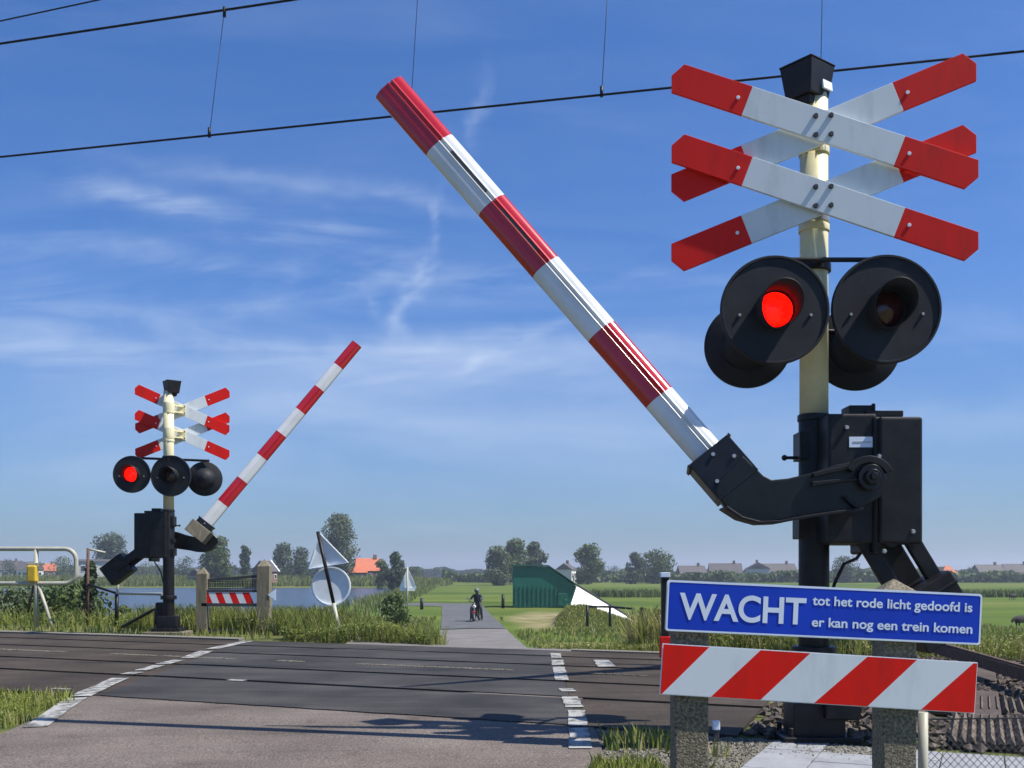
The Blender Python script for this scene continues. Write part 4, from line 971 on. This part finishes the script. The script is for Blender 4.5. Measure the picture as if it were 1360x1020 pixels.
for i in range(7):
    a0, a1 = bots[i], bots[i + 1]; b0, b1 = tops[i], tops[i + 1]
    q = [(a0 * sc_, e_), (a1 * sc_, e_), (b1 * sc_, Hb - e_), (b0 * sc_, Hb - e_)]
    q = clip(q, e_, Wb - e_)
    if len(q) < 3: continue
    f = mb.bm.faces.new([mb.bm.verts.new(P2(x, z, -.0065)) for x, z in q]); f.material_index = 1 if i % 2 == 0 else 0
q = clip([(420 * sc_, e_), (600 * sc_, e_), (600 * sc_, Hb - e_), (480 * sc_, Hb - e_)], e_, Wb - e_)
bmesh.ops.recalc_face_normals(mb.bm, faces=mb.bm.faces)
for f in mb.bm.faces:
    if f.normal.y > 0: f.normal_flip()
mb.build('stripes', [M['white'], M['red']], T)

# steel fence post and chain-link fence at the right bottom
fx = at(1226, 948, 4.38); T = empty('chain_link_fence', (fx.x, fx.y, -.1), 'wire mesh fence with pale steel post at the bottom right', 'fence')
hp = at(0, 946, 4.38).z + .1
mb = MB(); mb.tube((0, 0, 0), (0, 0, hp), .020, n=14); mb.build('fence_post', M['tube'], T)
mb = MB(); mb.tube((-.035, .03, 0), (-.035, .03, hp - .03), .014, n=10); mb.build('rusty_stake', M['rust'], T)
mb = MB(); H = hp - .03; step = .034; Lf = 2.6; k = -int(H / step) - 1
while k * step < Lf:
    for s in (1, -1):
        x0 = k * step; a = (x0, 0); c = (x0 + H, H)
        pts = clip([a, c, c], .0, Lf) if False else None
        xs, xe = max(x0, 0), min(x0 + H, Lf)
        if xe > xs:
            z0, z1 = xs - x0, xe - x0
            if s < 0: z0, z1 = H - z0, H - z1
            mb.tube((xs, .002 * s, z0), (xe, .002 * s, z1), .0013, n=4)
    k += 1
mb.tube((0, 0, H), (Lf, 0, H), .003, n=6)
mb.build('mesh', M['dark'], T, xf=Matrix.Rotation(R(6), 4, 'Z'))

# anti-trespass ribbed panels beside the rails
tr_lab = ['ribbed dark timber panel beside the nearest rail at the bottom right', 'ribbed dark timber panel between the two nearest rails at the right']
for i, (ta, tb, u0, u1) in enumerate([(6.35, 7.42, -.15, 3.6), (7.78, 8.55, -.55, 3.6)]):
    T = empty('ribbed_panel', (*xy((ta + tb) / 2, u0), 0), tr_lab[i], 'panel', 'anti trespass panels')
    mb = MB(); d = Vector((sa, ca, 0)); al = Vector((ca, -sa, 0)); u = 0
    while u < u1 - u0:
        c = al * u; hw = (tb - ta) / 2; q = [c - al * .020, c + al * .020, c + Vector((0, 0, .055))]
        q = [v + Vector((0, 0, .02)) if v.z == 0 else v for v in q]
        mb.prism([v - d * hw for v in q], [v + d * hw for v in q]); u += .05
    mb.build('ribs', M['ribwood'], T)
    mb = MB(); hw = (tb - ta) / 2
    mb.box(al * (u1 - u0) / 2 + Vector((0, 0, .0)), (u1 - u0, 2 * hw, .03), Matrix.Rotation(R(-24), 3, 'Z')); mb.build('frame', M['sleeper'], T)

# paving tiles bottom right
mb = MB(); ang = Matrix.Rotation(R(-24), 3, 'Z'); rr = random.Random(5)
for i in range(14):
    for j in range(6):
        u, t = -.95 + i * .303, 4.55 + j * .303
        if t > 6.2: continue
        p = Vector((*xy(t, u), 0)); 
        if p.x < .98 + .1 * (j % 2): continue
        mb.box(p + Vector((0, 0, -.045 + rr.uniform(-.004, .004))), (.297, .297, .05), ang)
o = mb.build('paved_apron', M['tile'], None, .004); tag(o, kind='structure')

# spare rail lying on the ballast, small markers
a = at(1215, 852, 11.6); c = at(1420, 912, 7.4)
o = MB().bar(a, c, .09, .10).bar(a + Vector((0, .12, .05)), c + Vector((0, .10, .04)), .035, .05).build('spare_rail', M['rust']); tag(o, 'rusty spare rail lying on the ballast at the right', 'rail')
def marker(px, yb, yt, d, m, label, name='marker_post', w=.07, cap=None, red=False):
    p = at(px, yb, d); h = at(px, yt, d).z - p.z; T = empty(name, p, label, 'post')
    MB().box((0, 0, h / 2), (w, w, h)).build('shaft', M[m], T, .004)
    if cap: MB().box((0, 0, h + .02), (w * 1.3, w * 1.3, .05)).build('cap', M[cap], T, .004)
    if red: MB().box((-.0, -.03, .10), (w * 1.5, w * 1.2, .22)).build('reflector_block', M['red'], T, .004)
marker(883, 872, 766, 11.0, 'black', 'slim black post with white cap and red foot behind the blue sign', cap='letter', red=True, w=.075)
marker(951, 985, 968, 6.0, 'dark', 'short stake with white cap at the foot of the near signal', cap='letter', w=.03)
marker(1116, 985, 962, 6.3, 'steel', 'short pale stake right of the near signal foot', w=.025)

# ---------------------------------------------------------------- far side furniture
# pale tube gate (left)
gd = 19.0; g0 = at(45, 832, gd); g0.z = float(ground_z(g0.x, g0.y)); T = empty('tube_gate', g0, 'pale tubular gate with rounded corner and yellow lock box at the left edge', 'gate')
def GL(px, py, d=gd): return at(px, py, d) - g0
top = GL(0, 729).z; bot = GL(0, 775).z; xr = GL(101, 0).x; xl = GL(-260, 0).x; r = .2
pts = [(xl, 0, top)] + [(xr - r + r * math.sin(a), 0, top - r + r * math.cos(a)) for a in np.linspace(0, math.pi / 2, 7)] + [(xr - r + r * math.cos(a), 0, bot + r - r * math.sin(a)) for a in np.linspace(0, math.pi / 2, 7)] + [(xl, 0, bot)]
MB().path(pts, .040, 12).build('frame', M['tube'], T)
MB().tube((GL(48, 0).x, 0, -.1), (GL(48, 0).x, 0, top), .04, n=14).build('post', M['tube'], T)
MB().path([(GL(50, 0).x, 0, bot), (GL(62, 0).x, -.05, bot * .5), (GL(75, 0).x, -.1, -.1)], .03, 8).build('brace', M['tube'], T)
MB().path([(GL(45, 0).x, 0, bot), (GL(34, 0).x, .1, bot * .35)], .02, 8).build('brace', M['rust'], T)
lb = MB().box((GL(46, 0).x, -.08, GL(0, 762).z), (.17, .14, .30)).build('lock_box', M['yellow'], T, .03)
MB().box((GL(50, 0).x, -.06, GL(0, 749).z), (.34, .06, .04)).build('lock_bar', M['tube'], lb, .006)
# low wire fence right of it
f0 = at(112, 830, 19.5); f0.z = float(ground_z(f0.x, f0.y)); T = empty('rail_fence', f0, 'thin dark rail fence between the tube gate and the far signal', 'fence')
def FL2(px, py, d): return at(px, py, d) - f0
MB().tube(FL2(116, 838, 19.5), FL2(117, 728, 19.5), .028, n=10).build('fence_post', M['rust'], T)
MB().tube(FL2(155, 834, 19), FL2(155, 788, 19), .035, n=10).build('fence_post', M['black'], T)
MB().tube(FL2(156, 788, 19), FL2(157, 772, 19), .022, n=10).build('post_cap', M['tube'], T)
MB().tube(FL2(117, 776, 19.5), FL2(155, 788, 19), .022, n=8).build('rail', M['black'], T)
MB().tube(FL2(155, 788, 19), FL2(216, 789, 17.5), .025, n=8).build('rail', M['steel'], T)
MB().tube(FL2(117, 729, 19.5), FL2(140, 734, 19.6), .02, n=8).build('rail', M['tube'], T)
MB().path([FL2(160, 834, 18), FL2(200, 812, 17.6), FL2(207, 808, 17.5), FL2(207, 836, 17.5)], .028, 8).build('brace', M['black'], T)
# striped board gate
g1 = at(309, 840, 17.1); g1.z = 0; T = empty('striped_board', g1, 'small red and white striped board between two concrete posts beside the far signal', 'sign', 'striped boards')
def BL(px, py, d=17.1): return at(px, py, d) - g1
mb = MB()
for i in range(7):
    x0 = 274 + i * 9; a, b_ = BL(x0, 802), BL(x0 + 9, 802); c, e2 = BL(x0 + 3 - 9, 787), BL(x0 + 3, 787)
    q = [a, b_, e2, c]; mb.mi = 1 if i % 2 == 0 else 0; mb.prism([v + Vector((0, -.015, 0)) for v in q], [v + Vector((0, .015, 0)) for v in q])
mb.build('stripes', [M['white'], M['red']], T)
mb = MB(); mb.bar(BL(268, 803), BL(346, 803.5), .05, .05, Vector((0, 1, 0))); mb.bar(BL(268, 785), BL(346, 785), .04, .04, Vector((0, 1, 0))); mb.build('backing', M['dark'], T)
T2 = empty('board_gate', g1 + Vector((0, .06, 0)), 'weathered two post gate frame with mesh carrying the small striped board', 'gate')
g1b = g1 + Vector((0, .06, 0))
for x, yt, w_, nm in ((268, 762, .17, 'post'), (350, 752, .20, 'post')):
    mb = MB(); a = BL(x, yt); a.y = 0; z0 = -.1
    mb.box((a.x, 0, (a.z + z0) / 2), (w_, w_, a.z - z0)); v = [mb.bm.verts.new(q) for q in ((a.x - w_ / 2, -w_ / 2, a.z), (a.x + w_ / 2, -w_ / 2, a.z), (a.x + w_ / 2, w_ / 2, a.z), (a.x - w_ / 2, w_ / 2, a.z), (a.x, 0, a.z + .12))]
    for i in range(4): mb.bm.faces.new((v[i], v[(i + 1) % 4], v[4]))
    mb.build(nm, M['wood'], T2)
mb = MB(); a, b_ = BL(272, 771), BL(345, 765); a.y = b_.y = 0; mb.bar(a, b_, .045, .045); mb.build('top_rail', M['dark'], T2)
mb = MB(); a, b_ = BL(272, 838), BL(345, 836); a.y = b_.y = 0; mb.bar(a, b_, .045, .045); mb.build('bottom_rail', M['dark'], T2)
mb = MB(); zt = BL(0, 770).z; zm = BL(0, 786).z; x0, x1 = BL(274, 0).x, BL(343, 0).x
for i in range(32): x = x0 + (x1 - x0) * i / 31; mb.tube((x, 0, zm), (x, 0, zt), .005, n=4)
for i in range(8): z = zm + (zt - zm) * i / 7; mb.tube((x0, 0, z), (x1, 0, z), .005, n=4)
mb.build('mesh', M['dark'], T2)
for i, (y0, y1) in enumerate(((790, 0), (832, 0))):
    p = BL(363, y0); mb = MB(); s = .09; q = [Vector((p.x + .05, 0, p.z + s)), Vector((p.x + .05, 0, p.z - s)), Vector((p.x - .08, 0, p.z))]
    mb.prism([v + Vector((0, -.11, 0)) for v in q], [v + Vector((0, -.10, 0)) for v in q]); mb.build('reflector', M['letter'], T2)
# road signs seen from behind
def at_l(p, o): return p - o
s0 = at(453, 853, 15.6); T = empty('road_sign', s0, 'leaning road sign with triangular and round plates seen from behind beside the path', 'road sign', 'road signs seen from behind')
def SL(px, py, d=15.6): return at(px, py, d) - s0
MB().tube(SL(454, 856), SL(443, 801), .030, n=16).build('pole', M['tube'], T)
MB().tube(SL(443, 801), SL(422, 706), .027, n=16).build('upper_pole', M['black'], T)
def rim_plate(pts, y0, name, m_in, m_rim):
    mb = MB(); c = sum(pts, Vector()) / len(pts)
    mb.prism([v + Vector((0, y0, 0)) for v in pts], [v + Vector((0, y0 + .02, 0)) for v in pts]); o = mb.build(name, M[m_in], T, .004)
    mb = MB(); inn = [c + (v - c) * .93 for v in pts]; n = len(pts)
    A = [mb.bm.verts.new(v + Vector((0, y0 - .03, 0))) for v in pts]; B = [mb.bm.verts.new(v + Vector((0, y0 - .03, 0))) for v in inn]; A2 = [mb.bm.verts.new(v + Vector((0, y0 + .001, 0))) for v in pts]; B2 = [mb.bm.verts.new(v + Vector((0, y0 - .001, 0))) for v in inn]
    for k in range(n):
        j = (k + 1) % n; mb.bm.faces.new((A[k], A[j], B[j], B[k])); mb.bm.faces.new((A[k], A[j], A2[j], A2[k])); mb.bm.faces.new((B[k], B[j], B2[j], B2[k]))
    bmesh.ops.recalc_face_normals(mb.bm, faces=mb.bm.faces); mb.build('rim', M[m_rim], o); return o
tri = [SL(424, 708), SL(462, 747), SL(407, 757)]
rim_plate(tri, .08, 'triangle_plate', 'signback', 'signback')
cc_ = SL(438.5, 778.5); rim_plate([cc_ + Vector((math.cos(a) * .292, 0, math.sin(a) * .292)) for a in np.linspace(0, 2 * math.pi, 37)[:-1]], .08, 'round_plate', 'signback', 'signback')
s1 = at(541, 806, 62); s1.z = float(ground_z(s1.x, s1.y)); s0 = s1; T = empty('road_sign', s1, 'small distant triangular road sign on a pale post left of the path', 'road sign', 'road signs seen from behind')
MB().tube((0, 0, 0), at(541, 753, 62) - s1, .05, n=10).build('pole', M['tube'], T)
tri = [at(541, 753, 62) - s1, at(553, 781, 62) - s1, at(530, 781, 62) - s1]; rim_plate(tri, .1, 'triangle_plate', 'signback', 'signback')
MB().box(at(541, 783, 62) - s1 + Vector((0, .08, 0)), (.9, .03, .16)).build('lower_plate', M['signback'], T)
# bollards
for px, yt, yb, d, L_ in ((668, 790, 804, 80, 'black bollard left of the green shed'), (560, 795, 806, 78, 'black bollard at the left side of the path')):
    p = at(px, yb, d); p.z = float(ground_z(p.x, p.y)); h = at(px, yt, d).z - p.z; T = empty('bollard', p, L_, 'bollard', 'bollards by the path')
    MB().tube((0, 0, 0), (0, 0, h), .13, .11, 12).build('shaft', M['black'], T); MB().sphere((0, 0, h), .11, (1, 1, .5)).build('cap', M['black'], T)
# green shed
sp_ = at(720, 804, 84); sp_.z = float(ground_z(sp_.x, sp_.y)); T = empty('green_shed', sp_, 'dark green steel shed with roof sloping down to the right beside the path', 'shed')
def SH(px, py, d=84): return at(px, py, d) - sp_
z0 = 0
pr = [SH(680, 0), SH(763, 0)]
x0, x1 = SH(681, 0).x, SH(762, 0).x; xt = SH(727, 0).x; zt = SH(0, 753).z; zr = SH(0, 778).z
out = [(x0, 0), (x1, 0), (x1, zr), (xt, zt), (x0, zt)]
mb = MB(); mb.prism([Vector((x, -2.6, z)) for x, z in out], [Vector((x, 1.6, z)) for x, z in out]); mb.build('wall', M['green'], T, .03)
mb = MB()
for (a, b_) in (((x0 - .1, zt + .05), (xt, zt + .05)), ((xt, zt + .05), (x1 + .12, zr + .05))):
    q = [Vector((a[0], 0, a[1])), Vector((b_[0], 0, b_[1])), Vector((b_[0], 0, b_[1] + .08)), Vector((a[0], 0, a[1] + .08))]
    mb.prism([v + Vector((0, -2.75, 0)) for v in q], [v + Vector((0, 1.75, 0)) for v in q])
mb.build('roof', M['green'], T)
mb = MB()
for i in range(14): mb.box((x0 + .2 + i * (x1 - x0 - .4) / 13, -2.63, zr / 2 + .1), (.05, .05, zr * .9))
mb.build('wall_rib', M['green'], T)
dr = MB().box((x1 - 1.0, -2.66, .62), (.75, .08, .95)).build('hatch', M['green'], T, .02); MB().box((x1 - .75, -2.72, .62), (.06, .06, .14)).build('handle', M['steel'], dr)
# white concrete wing wall coming down from the shed
w0 = at(812, 838, 56); w0.z = -1.65; T = empty('wing_wall', w0, 'white concrete slab sloping down to the right of the green shed', 'wall')
def WW(px, py, d=56): return at(px, py, d) - w0
fr_ = [WW(766, 779, 57.4), WW(864, 838, 56), WW(857, 839, 54.6), WW(789, 808, 54.6), WW(757, 806, 55.0)]
mb = MB(); mb.prism(fr_, [v + Vector((.05, .35, 0)) for v in fr_]); mb.build('slab', M['chalk'], T)
mb = MB(); mb.bar(WW(767, 777.5, 57.6), WW(864, 836.5, 56.2), .10, .10); mb.build('handrail', M['dark'], T)
# black railing
rp = at(780, 822, 47); rp.z = float(ground_z(rp.x, rp.y)); T = empty('railing', rp, 'black steel railing in front of the white sloping wall', 'railing')
def RL(px, py, d=47): return at(px, py, d) - rp
for x, yt, yb, d in ((780, 805, 826, 47), (810, 806, 826, 47.5), (841, 808, 836, 46)):
    MB().tube(RL(x, yb + 6, d), RL(x, yt, d), .06, n=10).build('railing_post', M['black'], T)
MB().tube(RL(779, 805.5), RL(811, 806, 47.5), .05, n=10).build('top_bar', M['black'], T); MB().tube(RL(811, 806, 47.5), RL(842, 808.5, 46), .05, n=10).build('top_bar', M['black'], T)

# ---------------------------------------------------------------- overhead line
def wire(name, a, b_, r, label, sag=0, ext=.6, par=None):
    a = Vector(a); b_ = Vector(b_); d = b_ - a; a2 = a - d * ext; b2 = b_ + d * ext; pts = []
    for k in range(41):
        f = k / 40; p = a2.lerp(b2, f); p.z -= sag * 4 * f * (1 - f); pts.append(p)
    mb = MB(); mb.path(pts, r, 6); return mb.build(name, M['black'], par)
def ray(px, py, z):
    d = (z - CAMZ) * F / (HY - py); return at(px, py, d)
T = empty('overhead_line', ray(680, 140, 5.5), 'dark contact wire with its catenary wire and thin droppers crossing the sky', 'overhead wire'); og = T.location.copy()
def inL(o): o.location = -og; return o
cA, cB = ray(0, 208.5, 5.5), ray(1360, 68, 5.5); inL(wire('contact_wire', cA, cB, .011, '', 0, .6, T))
mA, mB_ = ray(0, 58, 6.8), ray(380, 1, 6.8); inL(wire('catenary_wire', mA, mB_, .013, '', 0, 3.2, T))
dC = (cB - cA); dM = (mB_ - mA)
for px, kx in ((278, 20), (545, 11), (799, 11), (1090, 4)):
    # contact wire point under this pixel column
    lo_, hi_ = 0.0, 1.0
    for _ in range(40):
        f = (lo_ + hi_) / 2; p = cA + dC * f; x = CX + F * p.x / p.y
        if x < px: lo_ = f
        else: hi_ = f
    lo_, hi_ = -1.5, 5.0
    for _ in range(50):
        f = (lo_ + hi_) / 2; q = mA + dM * f; x = CX + F * q.x / q.y
        if x < px + kx: lo_ = f
        else: hi_ = f
    inL(MB().tube(p, q, .0035, n=6).build('dropper', M['dark'], T)); inL(MB().tube(p + Vector((0, 0, -.02)), p + Vector((0, 0, .08)), .016, n=8).build('clip', M['black'], T))
    inL(MB().tube(q + Vector((0, 0, -.07)), q + Vector((0, 0, .03)), .018, n=8).build('clip', M['black'], T))
wA, wB = ray(0, 28, 8.2), ray(130, 0, 8.2); o = wire('overhead_wire', wA, wB, .010, '', 0, 5); tag(o, 'single thin wire crossing the top left corner above the others', 'overhead wire')
# catenary mast standing right of the picture; its arm throws the tapering shadow over the tracks
mp_ = Vector((9.0, 12.3, -.1)); T = empty('catenary_mast', mp_, 'steel catenary mast with bracket arm standing right of the crossing beside the tracks', 'mast')
MB().tube((0, 0, 0), (0, 0, 8.0), .16, .11, 16).build('mast', M['steel'], T)
e1 = Vector((3.0, 7.85, 6.0)) - mp_
mb = MB(); mb.path([Vector((0, 0, 6.2)), e1.lerp(Vector((0, 0, 6.2)), .5) + Vector((0, 0, .05)), e1], [.26, .17, .03], 10); mb.tube((0, 0, 7.6), e1.lerp(Vector((0, 0, 6.2)), .45), .03, n=8); mb.build('bracket_arm', M['steel'], T)

# ---------------------------------------------------------------- scooter and rider
def skin_obj(name, verts, edges, radii, m, parent=None, sub=2, root=0):
    me = bpy.data.meshes.new(name); me.from_pydata([tuple(v) for v in verts], edges, []); o = bpy.data.objects.new(name, me); col.objects.link(o)
    if parent: o.parent = parent
    md = o.modifiers.new('skin', 'SKIN'); md.use_smooth_shade = True
    if not me.skin_vertices: 
        bpy.context.view_layer.objects.active = o
    for i, r_ in enumerate(radii): me.skin_vertices[0].data[i].radius = (r_, r_) if not isinstance(r_, tuple) else r_
    me.skin_vertices[0].data[root].use_root = True
    ss = o.modifiers.new('sub', 'SUBSURF'); ss.levels = sub; ss.render_levels = sub
    for mm in (m if isinstance(m, list) else [m]): me.materials.append(mm)
    return o
d_ = 58.0; p = at(633, 823, d_); p.z = float(ground_z(p.x, p.y)) + .035
T = empty('scooter', p, 'small dark motor scooter with pale headlamp on the path', 'scooter', rz=R(168))
for y, nm in ((-.62, 'wheel'), (.62, 'wheel')):
    w = MB().lathe([(.17, -.05), (.25, -.055), (.29, -.03), (.29, .03), (.25, .055), (.17, .05)], (0, y, .29), (1, 0, 0), 24).build('wheel', M['rubber'], T)
    mb = MB(); mb.lathe([(0, -.04), (.18, -.035), (.18, .035), (0, .04)], (0, y, .29), (1, 0, 0), 20); mb.build('rim', M['steel'], w)
mb = MB(); q = [(-.75, .50), (-.70, .82), (-.30, .80), (0, .72), (.10, .40), (.32, .36), (.40, .95), (.52, .95), (.50, .30), (.10, .24), (-.35, .28)]
mb.prism([Vector((-.14, y, z)) for y, z in q], [Vector((.14, y, z)) for y, z in q]); mb.build('body', M['blackgloss'], T, .04)
MB().box((0, -.32, .84), (.28, .72, .09)).build('seat', M['rubber'], T, .03)
MB().tube((0, .60, .32), (0, .44, 1.02), .035, n=10).build('fork', M['steel'], T)
hb = MB().path([(-.34, .34, 1.08), (-.18, .44, 1.04), (0, .46, 1.02), (.18, .44, 1.04), (.34, .34, 1.08)], .018, 8).build('handlebar', M['black'], T)
for s in (-1, 1): MB().box((s * .38, .44, 1.24), (.13, .02, .09)).build('mirror', M['steel'], T, .01)
MB().lathe([(0, 0), (.09, 0), (.10, .05), (.07, .09), (0, .10)], (0, .50, .80), (0, 1, 0), 20).build('headlamp', M['chalk'], T)
MB().box((0, .62, .52), (.14, .40, .05)).build('mudguard', M['red'], T, .015)
MB().box((0, -.77, .68), (.16, .05, .08)).build('tail_lamp', M['red'], T, .01)
MB().box((0, -.76, .50), (.19, .02, .14)).build('number_plate', M['yellow'], T)
MB().tube((.16, -.75, .26), (.16, -.1, .24), .045, n=10).build('exhaust', M['steel'], T)
T2 = empty('person', p, 'rider in dark jacket astride the scooter on the path with feet on the ground', 'person', rz=R(168))
V = [(0, -.28, .95), (0, -.24, 1.15), (0, -.17, 1.36), (0, -.13, 1.46), (0, -.10, 1.53), (0, -.08, 1.62),
     (-.20, -.15, 1.40), (-.33, .03, 1.20), (-.33, .28, 1.11), (-.33, .37, 1.09), (.20, -.15, 1.40), (.33, .03, 1.20), (.33, .28, 1.11), (.33, .37, 1.09),
     (-.13, -.22, .93), (-.28, .10, .72), (-.32, .02, .12), (-.33, .16, .05), (.13, -.22, .93), (.28, .10, .72), (.32, .02, .12), (.33, .16, .05)]
E = [(0, 1), (1, 2), (2, 3), (3, 4), (4, 5), (2, 6), (6, 7), (7, 8), (8, 9), (2, 10), (10, 11), (11, 12), (12, 13), (0, 14), (14, 15), (15, 16), (16, 17), (0, 18), (18, 19), (19, 20), (20, 21)]
RR = [.19, .19, .20, .10, .06, .09, .075, .055, .04, .035, .075, .055, .04, .035, .10, .08, .055, .045, .10, .08, .055, .045]
skin_obj('body', V, E, RR, M['jacket'], T2)
mb = MB(); mb.sphere((0, -.06, 1.66), .145, (1, 1.12, 1.05), sub=3); hl = mb.build('helmet', M['helmet'], T2)
MB().sphere((0, .02, 1.645), .112, (.95, 1, .6), sub=3).build('visor', M['glass'], hl)
for s in (-1, 1):
    mb = MB(); mb.sphere((s * .33, .37, 1.09), .045, (.9, 1.2, .7))
    for k in range(4): mb.path([(s * (.33 + (k - 1.5) * .02), .38, 1.10), (s * (.33 + (k - 1.5) * .02), .43, 1.10), (s * (.33 + (k - 1.5) * .02), .43, 1.06)], [.011, .010, .008], 6)
    mb.path([(s * .29, .36, 1.09), (s * .275, .40, 1.06)], .011, 6); mb.build('glove', M['helmet'] if s > 0 else M['jacket'], T2)
# cows
def cow(px, py, d, rz, label):
    p = at(px, py, d); p.z = float(ground_z(p.x, p.y)); T = empty('sheep', p, label, 'sheep', 'sheep in the meadow', R(rz)); T.scale = (.42, .5, .46)
    V = [(-.75, 0, 1.15), (-.35, 0, 1.05), (.2, 0, 1.02), (.62, 0, 1.12), (.95, 0, 1.12), (1.22, 0, .95), (1.48, 0, .72),
         (-.72, .2, .85), (-.82, .2, .45), (-.76, .2, .03), (-.72, -.2, .85), (-.66, -.2, .45), (-.60, -.2, .03), (.6, .2, .75), (.62, .2, .4), (.6, .2, .03), (.6, -.2, .75), (.5, -.2, .4), (.52, -.2, .03), (-.98, 0, 1.1), (-1.0, 0, .85)]
    E = [(0, 1), (1, 2), (2, 3), (3, 4), (4, 5), (5, 6), (0, 7), (7, 8), (8, 9), (0, 10), (10, 11), (11, 12), (3, 13), (13, 14), (14, 15), (3, 16), (16, 17), (17, 18), (0, 19), (19, 20)]
    RR = [.36, .44, .45, .40, .22, .18, .11, .16, .07, .06, .16, .07, .06, .13, .06, .05, .13, .06, .05, .04, .025]
    skin_obj('body', V, E, RR, M['cowblack'], T)
    mb = MB()
    for s in (-1, 1): mb.sphere((1.18, s * .18, 1.02), .07, (.6, 1.3, .5))
    mb.build('ear', M['cowblack'], T)
cow(1357, 834, 50, 200, 'dark sheep at the right edge of the meadow'); cow(1345, 797, 104, 30, 'dark sheep farther back in the right meadow')

# ---------------------------------------------------------------- haze
hz = MB().box((0, 1900, 18), (6800, 4300, 60)).build('haze', []); tag(hz, 'thin pale summer haze over the meadows', 'haze', kind='stuff')
hm = bpy.data.materials.new('haze'); hm.use_nodes = True; hn = hm.node_tree; hn.nodes.remove(hn.nodes['Principled BSDF'])
pv_ = hn.nodes.new('ShaderNodeVolumePrincipled'); pv_.inputs['Color'].default_value = (.80, .88, 1, 1); pv_.inputs['Density'].default_value = HAZE; pv_.inputs['Anisotropy'].default_value = .2
hn.links.new(pv_.outputs[0], hn.nodes['Material Output'].inputs['Volume']); hz.data.materials.append(hm)
